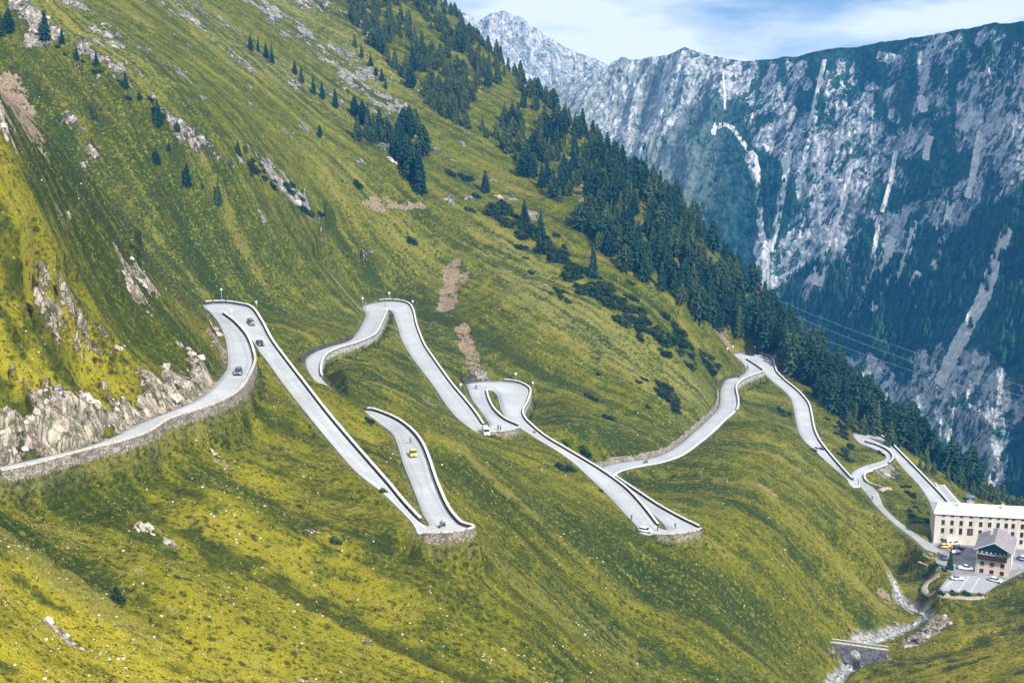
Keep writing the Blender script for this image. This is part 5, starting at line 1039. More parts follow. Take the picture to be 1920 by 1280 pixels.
for q, (lab, w) in zip(spots([(1762,1112),(1790,1114),(1815,1116),(1838,1117),(1770,1068),(1762,1062),(1776,1072),(1786,1070)]), [('clipped dark hedge shrub below the car park, leftmost', 26), ('dark hedge shrub below the car park, second from left', 26), ('dark hedge shrub below the car park, third from left', 26), ('dark hedge shrub below the car park, rightmost', 20), ('bush under the conifer in the hotel yard', 18), ('dark bush at the yard edge above the timber rubble', 14), ('bush on the grass strip left of the car park', 14), ('bush between the yard conifer and the white pickup', 12)]):
    shrub(q, w, lab, None, .4)
pt = at_yard(1781, 1066); conifer(pt, 7.2, 'dark conifer standing alone in the hotel yard', None, 0)
# timber and pale rubble on the yard bank
bank = spots([(1733,1058),(1742,1046),(1750,1036),(1738,1066),(1748,1056),(1728,1066)])
for k, q in enumerate(bank[:3]):
    b = MB(); rs = random.Random(k)
    for i in range(5): b.box((-1.6, -.12 + i * .3, -.1 + .12 * i), (1.8, .1 + i * .3, .12 + .12 * i), Matrix.Rotation(rs.uniform(-.25, .25), 4, 'Z') @ Matrix.Rotation(rs.uniform(-.2, .2), 4, 'Y'))
    o = b.build('timber_pile', simple_mat('pale_timber', (0.52, 0.44, 0.26), .85, var=.25), loc=(q[0], q[1], q[2] + .15)); o.rotation_euler = (0, 0, 2.2)
    tag(o, ['lower pile of pale timber on the bank below the yard', 'middle pile of pale timber on the bank below the yard', 'upper pile of pale timber beside the yard wall'][k], 'timber pile', 'timber piles by the yard')

# ------------------------------------------------------------------ cars
MT_TYRE = simple_mat('tyre_rubber', (0.018, 0.018, 0.02), .9, .1); MT_RIM = simple_mat('rim', (0.45, 0.46, 0.48), .35, .5, .7); MT_CGLASS = simple_mat('car_glass', (0.02, 0.028, 0.035), .08, .7, var=.2)
MT_LAMP = simple_mat('headlight_glass', (0.75, 0.75, 0.72), .2, .6); MT_RED = simple_mat('rear_light', (0.45, 0.02, 0.02), .3, .5); MT_BLACK = simple_mat('black_trim', (0.02, 0.02, 0.022), .6, .3)
def paint(name, c): return simple_mat(name, c, .32, .5, var=.06, scale=1)
def loft(rings):
    """Rings of (x, half width bottom, half width top, z0, z1) with rounded shoulders."""
    V = []; F = []; n = 10
    for x, wb, wt, z0, z1 in rings:
        h = z1 - z0; V += [(x, -wb * .93, z0), (x, -wb, z0 + h * .18), (x, -wb, z0 + h * .6), (x, -wt * .97, z0 + h * .9), (x, -wt * .78, z1), (x, wt * .78, z1), (x, wt * .97, z0 + h * .9), (x, wb, z0 + h * .6), (x, wb, z0 + h * .18), (x, wb * .93, z0)]
    for i in range(len(rings) - 1):
        for j in range(n): F.append((i * n + j, i * n + (j + 1) % n, (i + 1) * n + (j + 1) % n, (i + 1) * n + j))
    F.append(tuple(range(n))[::-1]); F.append(tuple((len(rings) - 1) * n + j for j in range(n))); b = MB(); b.v, b.f = V, F; return b
def car(p, yaw, label, m, style='hatch', pitch_=0.0, group=None, name='car', cat='car'):
    root = empty(name, tuple(p), yaw, label, cat, group); root.rotation_euler = (0, pitch_, yaw)
    L, W, H = {'hatch': (4.1, 1.78, 1.48), 'estate': (4.6, 1.82, 1.5), 'sports': (4.2, 1.8, 1.25), 'van': (5.2, 2.0, 2.3), 'suv': (4.6, 1.9, 1.75), 'pickup': (5.1, 1.9, 1.75)}[style]
    h = L / 2; w = W / 2; zb = .28
    if style == 'van': body = loft([(-h, w * .93, w * .88, zb + .1, H * .92), (-h + .12, w, w * .93, zb, H), (h - 1.75, w, w * .92, zb, H), (h - 1.25, w, w * .9, zb, H * .93), (h - .75, w, w * .95, zb, 1.22), (h - .12, w * .95, w * .9, zb, .95), (h, w * .88, w * .82, zb + .12, .8)])
    else:
        zh = .98 if style in ('suv', 'pickup') else (.80 if style == 'sports' else .88)
        body = loft([(-h, w * .86, w * .80, zb + .15, zh - .08), (-h + .14, w * .96, w * .92, zb, zh + .02), (-h + .9, w, w * .95, zb, zh + .04), (0, w, w * .95, zb, zh + .03), (h - 1.1, w, w * .94, zb, zh - .01), (h - .25, w * .95, w * .88, zb, zh - .14), (h, w * .84, w * .76, zb + .12, zh - .28)])
    b = body.build('body', m, root, smooth_=True)
    b.data.polygons.foreach_set('use_smooth', [True] * len(b.data.polygons))
    if style == 'van':
        MB().prism([(h - .82, 1.30), (h - .71, 1.28), (h - 1.12, 2.06), (h - 1.24, 2.06)], -w * .82, w * .82, 'y').build('windscreen', MT_CGLASS, root)
        for s in (-1, 1): MB().box((h - 2.15, s * w * .985 - .02, 1.25), (h - 1.35, s * w * .985 + .02, 1.85)).build('window', MT_CGLASS, root)
        MB().box((-h - .02, -w * .7, 1.3), (-h + .03, w * .7, 1.95)).build('rear_window', MT_CGLASS, root)
    else:
        x0, x1 = {'hatch': (-h + .12, h - 1.2), 'estate': (-h + .1, h - 1.3), 'sports': (-h + .85, h - 1.45), 'suv': (-h + .1, h - 1.35), 'pickup': (-.75, h - 1.35)}[style]; sl = .45 if style != 'sports' else .7; bs = .30 if style in ('hatch', 'estate', 'suv') else .5
        if style == 'pickup': bs = .12
        zt_ = H - .10; wt = w * .74
        gl2 = loft([(x0, w * .86, w * .84, zh - .05, zh + .02), (x0 + bs, w * .87, wt, zh - .05, zt_), (x1 - sl * 1.6, w * .88, wt, zh - .05, zt_), (x1, w * .86, w * .82, zh - .05, zh)])
        gl2.build('windows', MT_CGLASS, root, smooth_=True)
        loft([(x0 + bs - .08, wt * .92, wt * .9, zt_ - .03, zt_ + .05), (x0 + bs + .15, wt * .99, wt * .96, zt_ - .04, H), (x1 - sl * 1.8, wt * .99, wt * .96, zt_ - .04, H), (x1 - sl * 1.45, wt * .94, wt * .9, zt_ - .05, zt_ + .04)]).build('roof', m, root, smooth_=True)
        pl = MB()
        for s in (-1, 1):
            for xx in ((x0 + bs + x1 - sl * 1.6) / 2,): pl.box((xx - .05, s * w * .80 - .03, zh), (xx + .05, s * w * .80 + .05, zt_))
        pl.build('pillar', m, root)
    for sx in (-1, 1):
        for sy in (-1, 1):
            r = .33; wl = MB().lathe([(r * .62, -.11), (r * .94, -.11), (r, -.06), (r, .06), (r * .94, .11), (r * .62, .11)], 16, axis='y').build('wheel', MT_TYRE, root, (sx * h * .62, sy * (w - .10), r), True)
            MB().lathe([(r * .20, sy * .125 - .01), (r * .62, sy * .105 - .01), (r * .60, sy * .105 + .01), (r * .2, sy * .125 + .01)], 12, axis='y').build('rim', MT_RIM, wl)
    zl = .66 if style != 'van' else .78
    for s in (-1, 1):
        MB().box((h - .16, s * w * .66 - .17, zl - .08), (h + .01 - .05, s * w * .66 + .17, zl + .09), None).build('headlight', MT_LAMP, root, bevel=.03)
        MB().box((-h - .01, s * w * .70 - .13, zl), (-h + .10, s * w * .70 + .13, zl + .16)).build('rear_light', MT_RED, root)
    MB().box((h - .10, -w * .40, .40), (h + .02, w * .40, .56)).build('grille', MT_BLACK, root); MB().box((-h - .02, -w * .78, .36), (-h + .08, w * .78, .50)).build('bumper', MT_BLACK, root)
    return root
def heading(p, toward_start=False):
    i = int(np.argmin(np.linalg.norm(RC0[:, :2] - np.array(p[:2]), axis=1))); i = min(max(i, 1), len(RC0) - 2); d = RC0[i + 1] - RC0[i - 1]; y = math.atan2(d[1], d[0]); sl = -math.atan2(d[2], math.hypot(d[0], d[1]))
    return (y + math.pi, -sl) if toward_start else (y, sl)
def road_point(px_, py_):
    p = spots([(px_, py_)])[0]; return (p[0], p[1], p[2] + .155)
G_RC = 'cars on the hairpin road'
for (x, y, rev, lab, c, st) in [(447, 703, True, 'slate blue estate car on the nearest road at left', (0.10, 0.13, 0.20), 'estate'), (471, 609, False, 'grey green car just past the leftmost hairpin', (0.12, 0.14, 0.11), 'estate'), (488, 647, False, 'black open car following below the grey green one', (0.030, 0.032, 0.025), 'sports'), (775, 856, True, 'bright yellow car climbing the middle road', (0.80, 0.62, 0.06), 'hatch'), (1406, 667, False, 'black car in the right hand hairpin', (0.018, 0.018, 0.02), 'suv')]:
    p = road_point(x, y); yw, sl = heading(p, rev); car(p, yw, lab, paint('car_paint', c), st, sl, G_RC)
p = road_point(911, 815); car(p, R(-80), 'white van parked at the bend beside two people', MT_WHITE, 'van', 0, G_RC, 'van', 'van')
p = road_point(1211, 998); car(p, R(-25), 'white car stopped at the lowest middle hairpin', MT_WHITE, 'hatch', 0, G_RC)
G_HC = 'vehicles parked at the hotel'
for (x, y, yw, lab, c, st) in [(1773, 1026, 10, 'yellow car by the left end of the hotel', (0.80, 0.52, 0.03), 'hatch'), (1787, 1021, 5, 'white van with red marks against the hotel front', (0.78, 0.78, 0.78), 'van'), (1797, 1030, 15, 'black car in front of the hotel door', (0.02, 0.022, 0.025), 'hatch'), (1771, 1046, 75, 'grey jeep with pale bonnet at the left edge of the yard', (0.16, 0.17, 0.17), 'suv'), (1811, 1067, -10, 'white pickup beside the gabled house', (0.78, 0.79, 0.80), 'pickup'), (1795, 1086, -5, 'white saloon car at the upper left of the car park', (0.75, 0.77, 0.79), 'sports'), (1867, 1090, -35, 'small white car alone at the right of the car park', (0.78, 0.78, 0.78), 'hatch'), (1918, 1047, 60, 'pale blue car cut by the right frame edge', (0.45, 0.56, 0.66), 'estate')]:
    p = at_yard(x, y); v = car((p[0], p[1], p[2] + .02), R(yw), lab, paint('car_paint', c), st, 0, G_HC, 'van' if st == 'van' else 'car', 'van' if st == 'van' else 'car')
    if 'red marks' in lab:
        MB().box((-1.9, -1.02, 1.1), (-.9, -.985, 1.7)).build('red_mark', MT_RED, v); MB().box((-.3, -1.02, 1.1), (.7, -.985, 1.7)).build('red_mark', MT_RED, v)
# small flat trailer
p = at_yard(1793, 1037); tr = empty('trailer', (p[0], p[1], p[2] + .02), R(25), 'white flat trailer in the middle of the hotel yard', 'trailer')
MB().box((-1.7, -.85, .5), (1.7, .85, .68)).box((-1.7, -.85, .681), (1.7, -.78, .95)).box((-1.7, .78, .681), (1.7, .85, .95)).build('bed', MT_WHITE, tr); MB().box((1.7, -.06, .5), (2.9, .06, .6)).build('drawbar', MT_BLACK, tr)
for s in (-1, 1): MB().lathe([(.2, -.09), (.3, -.08), (.3, .08), (.2, .09)], 12, axis='y').build('wheel', MT_TYRE, tr, (0, s * .95, .3))
# orange parasol, closed
p = at_yard(1784, 1034); ps = empty('parasol', (p[0], p[1], p[2]), 0, 'closed orange parasol beside the yard conifer', 'parasol')
MB().lathe([(.03, 0), (.03, 2.5)], 8).build('pole', MT_METAL, ps); MB().lathe([(.16, 1.0), (.30, 1.25), (.16, 2.2), (.03, 2.7)], 10).build('canopy', simple_mat('orange_cloth', (.75, .16, .03), .9), ps); MB().lathe([(.35, 0), (.35, .1)], 12).build('foot', MT_GREY, ps)
# blue and white hut beyond the hotel roof
a_ = float(ray(1820, 0)[0]); hy = 520.0; _q = spots([(1819, 942)])[0]; b_ = (_q[0], _q[1], _q[2]); hz = _q[2]
hut = empty('hut', (b_[0], b_[1], b_[2]), R(-15), 'little blue and white hut at the edge of the dark trees', 'hut')
MB().box((-1.4, -1.0, -1), (1.4, 1.0, 1.1)).build('wall', MT_WHITEP, hut); MB().box((-1.4, -1.01, 1.105), (1.4, 1.0, 2.3)).build('upper_wall', simple_mat('blue_boards', (.05, .09, .16), .7), hut); MB().prism([(-1.7, 2.31), (1.7, 2.31), (1.7, 2.45), (0, 2.9), (-1.7, 2.45)], -1.2, 1.2, 'y').build('roof', simple_mat('blue_roof', (.12, .22, .34), .6), hut); window(hut, (.0, -1.01, 1.7), .9, .8, frame=MT_WHITE)

# ------------------------------------------------------------------ people and two-wheelers
def skinned(name, verts, edges, radii, m, parent=None, levels=1):
    me = bpy.data.meshes.new(name); me.from_pydata(verts, edges, []); o = bpy.data.objects.new(name, me); COL.objects.link(o); o.modifiers.new('skin', 'SKIN'); sv = me.skin_vertices[0].data
    for i, r in enumerate(radii): sv[i].radius = (r, r)
    sv[0].use_root = True; ss = o.modifiers.new('sub', 'SUBSURF'); ss.levels = ss.render_levels = levels
    dg = bpy.context.evaluated_depsgraph_get(); dg.update(); nm = bpy.data.meshes.new_from_object(o.evaluated_get(dg)); bpy.data.objects.remove(o); nm.name = name; nm.materials.clear(); return link(name, nm, m, parent)
MT_SKIN = simple_mat('skin', (0.46, 0.29, 0.21), .6, .3, var=.08)
def person_parts(shirt, trousers, hair, pose='stand'):
    s = pose == 'sit'
    hip = (0, 0, .95) if not s else (0, 0, .82)
    kn = [(.10, .04, .50), (-.10, .02, .50)] if not s else [(.20, .40, .70), (-.20, .40, .70)]
    an = [(.11, -.02, .09), (-.12, .02, .09)] if not s else [(.20, .25, .33), (-.20, .25, .33)]
    toe = [(.13, .14, .04), (-.14, .18, .04)] if not s else [(.21, .42, .28), (-.21, .42, .28)]
    ch = (0, .0, 1.30) if not s else (0, .16, 1.14); nk = (0, .01, 1.50) if not s else (0, .26, 1.33); hd = (0, .03, 1.66) if not s else (0, .33, 1.48)
    sh = [(.19, 0, 1.43), (-.19, 0, 1.43)] if not s else [(.19, .22, 1.27), (-.19, .22, 1.27)]
    el = [(.25, -.03, 1.15), (-.26, -.02, 1.15)] if not s else [(.32, .42, 1.08), (-.32, .42, 1.08)]
    wr = [(.24, .10, .92), (-.22, .12, .93)] if not s else [(.30, .68, 1.06), (-.30, .68, 1.06)]
    ha = [(.24, .15, .84), (-.21, .18, .86)] if not s else [(.30, .78, 1.04), (-.30, .78, 1.04)]
    return dict(hip=hip, kn=kn, an=an, toe=toe, ch=ch, nk=nk, hd=hd, sh=sh, el=el, wr=wr, ha=ha)
def person(p, yaw, label, shirt, trousers, pose='stand', helmet=None, group=None, cache={}):
    q = person_parts(0, 0, 0, pose); key = (pose, 'body')
    root = empty('person', tuple(p), yaw, label, 'person', group)
    def inst(part, fn, m):
        k = (pose, part)
        if k not in cache: o = fn(); cache[k] = o.data; o.data.materials.clear(); bpy.data.objects.remove(o)
        me = cache[k].copy(); me.materials.clear(); me.materials.append(m); o = bpy.data.objects.new(part, me); COL.objects.link(o); o.parent = root; return o
    def body():
        V = [q['hip'], q['ch'], q['nk'], q['hd'], (q['hd'][0], q['hd'][1] + .01, q['hd'][2] + .10), (q['hd'][0], q['hd'][1] + .105, q['hd'][2] - .02)]; E = [(0, 1), (1, 2), (2, 3), (3, 4), (3, 5)]; Rr = [.13, .14, .055, .09, .06, .016]
        for k in (0, 1):
            o = len(V); V += [q['sh'][k], q['el'][k], q['wr'][k], q['ha'][k]]; Rr += [.062, .045, .03, .034]; E += [(1, o), (o, o + 1), (o + 1, o + 2), (o + 2, o + 3)]
            h = Vector(q['ha'][k]); d = (h - Vector(q['wr'][k])).normalized(); sd2 = d.cross(Vector((1, 0, 0))).normalized()
            for t, ln in ((-.028, .055), (-.010, .070), (.010, .068), (.028, .05)): V.append(tuple(h + sd2 * t + d * ln)); Rr.append(.009); E.append((o + 3, len(V) - 1))
            V.append(tuple(h + sd2 * .045 + d * .01)); Rr.append(.010); E.append((o + 2, len(V) - 1))
            o = len(V); hx = .09 if k == 0 else -.09; V += [(hx, q['hip'][1], q['hip'][2] - .06), q['kn'][k], q['an'][k], q['toe'][k]]; Rr += [.085, .058, .04, .035]; E += [(0, o), (o, o + 1), (o + 1, o + 2), (o + 2, o + 3)]
        return skinned('body', V, E, Rr, MT_SKIN)
    def top():
        V = [(q['hip'][0], q['hip'][1], q['hip'][2] + .06), q['ch'], (q['nk'][0], q['nk'][1], q['nk'][2] - .06)]; E = [(0, 1), (1, 2)]; Rr = [.165, .18, .085]
        for k in (0, 1): o = len(V); V += [q['sh'][k], q['el'][k], tuple(Vector(q['el'][k]).lerp(Vector(q['wr'][k]), .75))]; Rr += [.085, .065, .05]; E += [(1, o), (o, o + 1), (o + 1, o + 2)]
        return skinned('jacket', V, E, Rr, MT_SKIN)
    def legs():
        V = [q['hip']]; E = []; Rr = [.165]
        for k in (0, 1): o = len(V); hx = .10 if k == 0 else -.10; V += [(hx, q['hip'][1], q['hip'][2] - .07), q['kn'][k], tuple(Vector(q['an'][k]) + Vector((0, 0, .03)))]; Rr += [.108, .078, .062]; E += [(0, o), (o, o + 1), (o + 1, o + 2)]
        return skinned('trousers', V, E, Rr, MT_SKIN)
    inst('body', body, MT_SKIN); inst('jacket', top, simple_mat('cloth', shirt, .9, .05)); inst('trousers', legs, simple_mat('cloth', trousers, .9, .05))
    hp = q['hd']; hm_ = simple_mat('helmet_shell' if helmet else 'hair', helmet or (.05, .035, .025), .35 if helmet else .8)
    hs = MB().lathe([(.108, -.03), (.122, .04), (.105, .11), (.055, .155), (.01, .165)], 12, (hp[0], hp[1] - .012, hp[2])); hs.build('helmet' if helmet else 'hair', hm_, root, smooth_=True)
    return root
def motorcycle(p, yaw, label, c, group, pitch_=0):
    root = empty('motorcycle', tuple(p), yaw, label, 'motorcycle', group); root.rotation_euler = (0, 0, yaw); pm = paint('bike_paint', c)
    for y in (-.70, .72):
        w = MB().lathe([(.22, -.05), (.29, -.055), (.32, 0), (.29, .055), (.22, .05)], 16, axis='x').build('wheel', MT_TYRE, root, (0, y, .32), True); MB().lathe([(.05, -.04), (.21, -.02), (.21, .02), (.05, .04)], 12, axis='x').build('rim', MT_RIM, w)
    MB().prism([(-.45, .62), (-.1, .45), (.35, .45), (.45, .7), (.30, .95), (.05, 1.0), (-.1, .82), (-.95, .90), (-.98, .80)], -.16, .16, 'x').build('body', pm, root, bevel=.03)
    MB().box((-.12, -.75, .80), (.12, .02, .90)).build('seat', MT_BLACK, root, bevel=.03); MB().box((-.17, -.22, .30), (.17, .28, .60)).build('engine', MT_BLACK, root, bevel=.03)
    MB().prism([(.68, .28), (.78, .30), (.50, 1.02), (.40, 1.0)], -.11, .11, 'x').build('fork', MT_RIM, root); MB().box((-.38, .36, 1.00), (.38, .42, 1.05)).build('handlebar', MT_BLACK, root)
    MB().prism([(.50, .95), (.62, .85), (.42, 1.25), (.36, 1.22)], -.15, .15, 'x').build('windshield', MT_CGLASS, root); MB().lathe([(.07, 0), (.09, .06)], 10, (0, .62, .82), 'y').build('headlight', MT_LAMP, root)
    return root
for (x, y, rev, bl, pl, c, jc, hc) in [(893, 730, True, 'red motorcycle leaving the middle hairpin', 'person in dark red jacket riding the red motorcycle', (.40, .03, .03), (.20, .03, .04), (.25, .03, .03)), (1386, 709, False, 'dark motorcycle by the low wall under the right hand hairpin', 'person with white helmet riding the dark motorcycle under the hairpin', (.03, .03, .035), (.12, .12, .13), (.75, .75, .75)), (1402, 692, False, 'black motorcycle entering the right hand hairpin', 'person in black riding the motorcycle into the right hand hairpin', (.02, .02, .02), (.03, .03, .03), (.04, .04, .04)), (1211, 869, True, 'grey motorcycle on the long curving road at right', 'person in grey blue riding the motorcycle on the curving road', (.25, .28, .32), (.35, .42, .48), (.6, .62, .66)), (829, 990, True, 'blue grey motorcycle at the foot of the yellow car road', 'person in blue grey riding gear at the foot of the yellow car road', (.12, .18, .24), (.16, .24, .30), (.2, .25, .3))]:
    p = road_point(x, y); yw, sl = heading(p, rev); motorcycle(p, yw - math.pi / 2, bl, c, 'motorcycles on the hairpin road'); person((p[0] - math.cos(yw) * .18, p[1] - math.sin(yw) * .18, p[2] + .08), yw - math.pi / 2, pl, jc, (.05, .05, .06), 'sit', hc)
for (x, y, yw, lab, a, b) in [(934, 807, 20, 'person in dark clothes standing by the short parapet near the white van', (.04, .04, .06), (.03, .03, .04)), (938.5, 808, -60, 'person in a red top standing by the short parapet near the white van', (.55, .06, .04), (.05, .04, .05)), (1266, 992, 150, 'person in teal walking on the narrow road of the lowest middle hairpin', (.05, .14, .17), (.05, .06, .08)), (1233, 997, 40, 'person in dark green standing beside the white car', (.06, .10, .08), (.04, .04, .05)), (1184, 977, 10, 'person in black standing at the road edge above the white car', (.03, .03, .04), (.03, .03, .04)), (770, 833, 200, 'person in grey walking above the yellow car', (.22, .20, .20), (.08, .08, .10)), (722, 577, 90, 'person in red at the inner point of the top centre hairpin', (.60, .10, .05), (.20, .12, .10)), (1635, 939, 120, 'person in dark clothes at the edge of the hotel track', (.05, .05, .06), (.04, .04, .05)), (1609, 911, 60, 'person in dark grey at the start of the hotel track', (.07, .07, .08), (.04, .04, .05)), (1646, 918, 0, 'person in black by the curved parapet', (.04, .04, .05), (.05, .05, .06))]:
    p = road_point(x, y); person(p, R(yw), lab, a, b)

# ------------------------------------------------------------------ roadside signs at the bends
def sign(x, y, h, label, kind='round', c=(.78, .78, .78)):
    p = spots([(x, y)])[0]; root = empty('road_sign', (p[0], p[1], p[2]), R(10), label, 'road sign', 'signs and mirrors at the bends')
    MB().lathe([(.045, -.4), (.045, h)], 8).build('post', MT_METAL, root); m = simple_mat('sign_face', c, .5, .3, var=.04)
    if kind == 'round': MB().lathe([(.40, -.02), (.42, 0), (.40, .02)], 20, (0, -.07, h - .1), 'y').build('panel', m, root)
    elif kind == 'arrow': MB().prism([(-.5, h - .35), (-.05, h + .1), (.5, h + .1), (.05, h - .35), (.5, h - .8), (-.05, h - .8)], -.09, -.05, 'y').build('panel', m, root)
    else: MB().box((-.45, -.09, h - .75), (.45, -.05, h)).build('panel', m, root, bevel=.01)
    return root
for a in [(416, 563, 4.0, 'tall post with a round white mirror above the leftmost hairpin', 'round'), (417, 568, 1.5, 'small blue panel on the parapet of the leftmost hairpin', 'box', (.08, .20, .45)), (481, 576, 2.2, 'white arrow sign on the outside of the leftmost hairpin', 'arrow'), (435, 596, 2.4, 'white round sign on a thin post inside the leftmost hairpin', 'round'), (730, 562, 3.0, 'tall white panel post behind the top centre hairpin', 'box'), (680, 568, 2.2, 'small white post sign at the left of the top centre hairpin', 'round'), (774, 572, 1.6, 'white round sign at the outer corner of the top centre hairpin', 'round'), (864, 729, 2.0, 'white panel on the grass left of the middle hairpin', 'box'), (967, 714, 3.0, 'white panel on a post behind the middle hairpin', 'box'), (999, 732, 1.8, 'white round sign at the outer corner of the middle hairpin', 'round'), (1415, 662, 3.2, 'tall white panel post at the right hand hairpin', 'box'), (1453, 674, 1.8, 'white round sign at the outer corner of the right hand hairpin', 'round'), (1374, 658, 1.6, 'round white sign left of the right hand hairpin', 'round'), (1364, 658, 1.2, 'smallest round white sign left of the right hand hairpin', 'round'), (1617, 808, 3.0, 'white panel post at the farthest hairpin', 'box'), (1661, 822, 1.8, 'white round sign at the outer corner of the farthest hairpin', 'round'), (1313, 1000, 1.4, 'dark marker post at the tip of the lowest middle hairpin', 'box', (.08, .09, .07))]: sign(*a)

# ------------------------------------------------------------------ stone bridge and stream
sp = STREAM.copy(); n_ = normals2(sp); wd = .85 + .5 * fbm(np.arange(len(sp)) / 5, np.zeros(len(sp)), 2, 4)
SL, SR = sp.copy(), sp.copy(); SL[:, :2] += n_ * wd[:, None]; SR[:, :2] -= n_ * wd[:, None]
gz = ground(sp[:, 0], sp[:, 1]); 
for q in (SL, SR): q[:, 2] = gz + .30
wm = Mat('white_water', .25, .5); _n = wm.noise(1.2, 5, .6, dist=1.0); wm.col(wm.mix(wm.step(_n, .44, .64), (0.12, 0.14, 0.13), (0.66, 0.69, 0.70))); wm.bump(_n, .6, .15)
tag(ribbon('stream', SL, SR, wm.m, 5, .6), kind='structure', label='narrow white stream tumbling down the valley')
_b = spots([(1562, 1211), (1652, 1222)]); BL, BR = Vector(_b[0]) + Vector((0, 0, .5)), Vector(_b[1]) + Vector((0, 0, .5)); BR = Vector(at_z(1653, 1221, BL.z - .2)); BL.z -= .2; bd = (BR - BL); blen = math.hypot(bd.x, bd.y); byaw = math.atan2(bd.y, bd.x)
br = empty('stone_bridge', tuple(BL), byaw, 'small grey stone arch bridge over the stream', 'bridge')
MT_BRG = stone_mat('bridge_parapet_stone', (.14, .15, .17), (.30, .31, .33), (.2, .2, .2), 1.3)
def arch(): # front elevation with an arched opening
    x0, r = blen * .46, 1.5; pts = [(-1.5, .0), (blen + 1.5, .0), (blen + 1.5, -4.2), (blen * .8, -5.2), (x0 + r, -5.5)]; pts += [(x0 + r * math.cos(t), -2.0 + 1.2 * math.sin(t)) for t in np.linspace(0, math.pi, 12)]; return pts + [(x0 - r, -5.5), (blen * .2, -4.6), (-1.5, -2.4)]
MB().prism(arch(), 0, 2.8, 'y').build('arch_wall', stone_mat('bridge_stone', (.10, .10, .12), (.22, .22, .25), (.36, .36, .36), 1.3), br)
MB().box((-1.5, .36, .002), (blen + 1.5, 2.44, .06)).build('deck', MT_GRAVEL, br)
for y in (0.0, 2.45):
    w = MB().box((-1.5, y, .003), (blen + 1.5, y + .35, .6)).build('parapet', MT_BRG, br); MB().box((-1.55, y - .04, .601), (blen + 1.55, y + .39, .69)).build('coping', MT_COPE2, w)
# dark wet rock beside the stream, with thin white falls
def outcrop(name, pix, size, label, m, seed, squash=.8, group='rock outcrops'):
    p = spots([pix])[0]; rs = np.random.RandomState(seed); bm = bmesh.new()
    tilt = rs.uniform(-.5, .5)
    for k in range(16):                          # angular blocks leaning the same way
        c = np.array([np.clip(rs.normal() * .45, -.8, .8), np.clip(rs.normal() * .38, -.7, .7), rs.uniform(-.25, .2)]) * (k > 0); s = rs.uniform(.22, .48) if k else .6; sc_k = np.array([1.2, .8, rs.uniform(.6, 1.3)]) * s
        q = rs.normal(size=(13, 3)); q /= np.linalg.norm(q, axis=1)[:, None]; q *= sc_k * rs.uniform(.8, 1.1, (13, 1)); q[:, 0] += tilt * q[:, 2]
        vs = [bm.verts.new(Vector((c + d) * [1, .8, squash])) for d in q]; h_ = bmesh.ops.convex_hull(bm, input=vs); bmesh.ops.delete(bm, geom=[g for g in h_['geom_interior'] if isinstance(g, bmesh.types.BMVert)], context='VERTS')
    me = bpy.data.meshes.new(name); bm.to_mesh(me); bm.free(); o = link(name, me, m); o.location = (p[0], p[1], p[2] - .15 * size); o.scale = (size,) * 3; o.rotation_euler = (.0, .5, rs.uniform(-.8, .3)); return tag(o, label, 'rock outcrop', group)
def rock_mat(name, a, b, cr=(.06, .055, .045)):
    m = Mat(name, .95, .1); n = m.noise(1.6, 7, .7, sc3=(1, 1, .6)); n2 = m.noise(.8, 4); k = m.math('ABSOLUTE', m.math('SUBTRACT', m.noise(1.1, 5, .6, dist=.8), .5)); c = m.mix(m.step(n, .35, .65), a, b); c = m.mix(m.math('MULTIPLY', m.step(k, .03, .004), .8), c, cr); m.col(c); m.bump(n, .9, .25); return m.m
MT_OUT = rock_mat('outcrop_rock', (.30, .25, .19), (.68, .62, .53)); MT_OUTD = rock_mat('dark_outcrop_rock', (.10, .095, .095), (.34, .33, .32)); MT_WET = rock_mat('wet_black_rock', (.015, .015, .018), (.30, .30, .33))
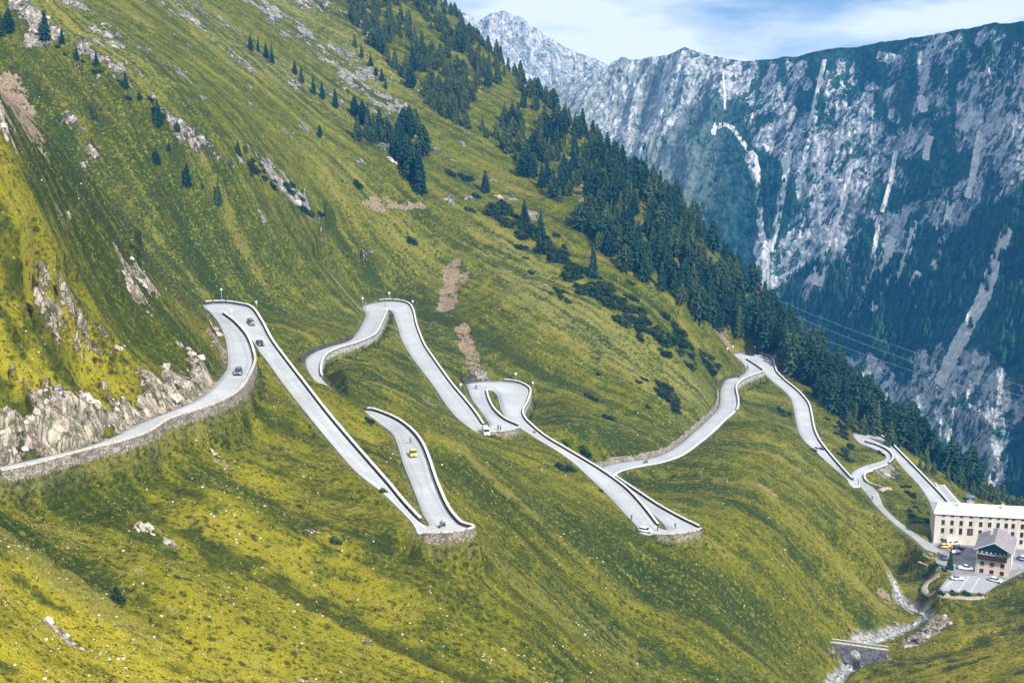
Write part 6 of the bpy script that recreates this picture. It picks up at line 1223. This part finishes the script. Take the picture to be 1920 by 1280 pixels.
for a in [((268, 990), 2.6, 'bright bare rock outcrop in the grass below the nearest road', MT_OUT, 1), ((262, 527), 2.2, 'pale outcrop high on the grassy knoll at left', MT_OUT, 2), ((405, 620), 2.2, 'rocky outcrop at the inner edge of the leftmost hairpin', MT_OUT, 3), ((400, 848), 1.5, 'low outcrop under the retaining wall end', MT_OUT, 4), ((358, 665), 2.4, 'broad pale outcrop above the bend of the nearest road', MT_OUT, 5), ((318, 735), 2.6, 'pinkish crag right above the nearest road', MT_OUT, 6), ((170, 745), 2.4, 'jagged crag over the cut bank of the nearest road', MT_OUT, 7), ((215, 650), 1.8, 'small pale crag in the middle of the grassy knoll', MT_OUT, 8), ((110, 735), 1.8, 'dark cracked crag left on the grassy knoll', MT_OUTD, 9), ((510, 345), 3.0, 'dark crag at the upper end of the shrubby rock band', MT_OUTD, 10), ((555, 375), 3.2, 'pale streaked crag in the shrubby rock band', MT_OUT, 11), ((735, 300), 3.4, 'pinkish crag left of the middle conifer clump', MT_OUT, 12), ((940, 372), 3.0, 'grey crag beside the lone ragged conifer', MT_OUT, 13), ((1740, 1186), 2.4, 'upper black wet rock beside the stream', MT_WET, 14), ((1724, 1200), 2.4, 'lower black wet rock beside the stream', MT_WET, 15), ((65, 62), 2.6, 'pale boulder crag by the largest conifer at top left', MT_OUT, 16), ((492, 408), 1.8, 'small crag under the lowest lone conifer', MT_OUTD, 17), ((1668, 1236), 2.4, 'grey rock at the right end of the bridge', MT_OUTD, 19), ((1560, 1222), 1.6, 'grey rock at the left foot of the bridge', MT_OUTD, 20), ((1662, 1228), 2.0, 'small grey rock against the right bridge wall', MT_OUTD, 21), ((1658, 888), 2.4, 'bright white rubble crag inside the farthest hairpin', MT_OUT, 18)]: outcrop('rock_outcrop', *a)
# ------------------------------------------------------------------ power lines over the valley
def cable(a, b, sag, label):
    p = [(a[0] + (b[0] - a[0]) * t, a[1] + (b[1] - a[1]) * t, a[2] + (b[2] - a[2]) * t - sag * 4 * t * (1 - t)) for t in np.linspace(0, 1, 40)]; V = []; F = []; r = .035
    for i, q in enumerate(p):
        for k in range(5): V.append((q[0], q[1] + math.cos(k * 1.2566) * r, q[2] + math.sin(k * 1.2566) * r))
    for i in range(len(p) - 1):
        for k in range(5): F.append((i * 5 + k, i * 5 + (k + 1) % 5, (i + 1) * 5 + (k + 1) % 5, (i + 1) * 5 + k))
    tag(link('power_line', np_mesh('power_line', V, F), simple_mat('cable_metal', (.45, .47, .50), .5, .4, .3)), label, 'power line', 'power lines over the valley')
for (q0, q1, s, lab) in [((1456, 562), (1990, 742), 3, 'highest of the three power lines crossing in front of the far woods'), ((1490, 592), (1990, 762), 3, 'middle power line crossing in front of the far woods'), ((1508, 622), (1990, 775), 2.5, 'lowest of the three power lines crossing in front of the far woods')]: cable(at(*q0, 670), at(*q1, 700), s, lab)
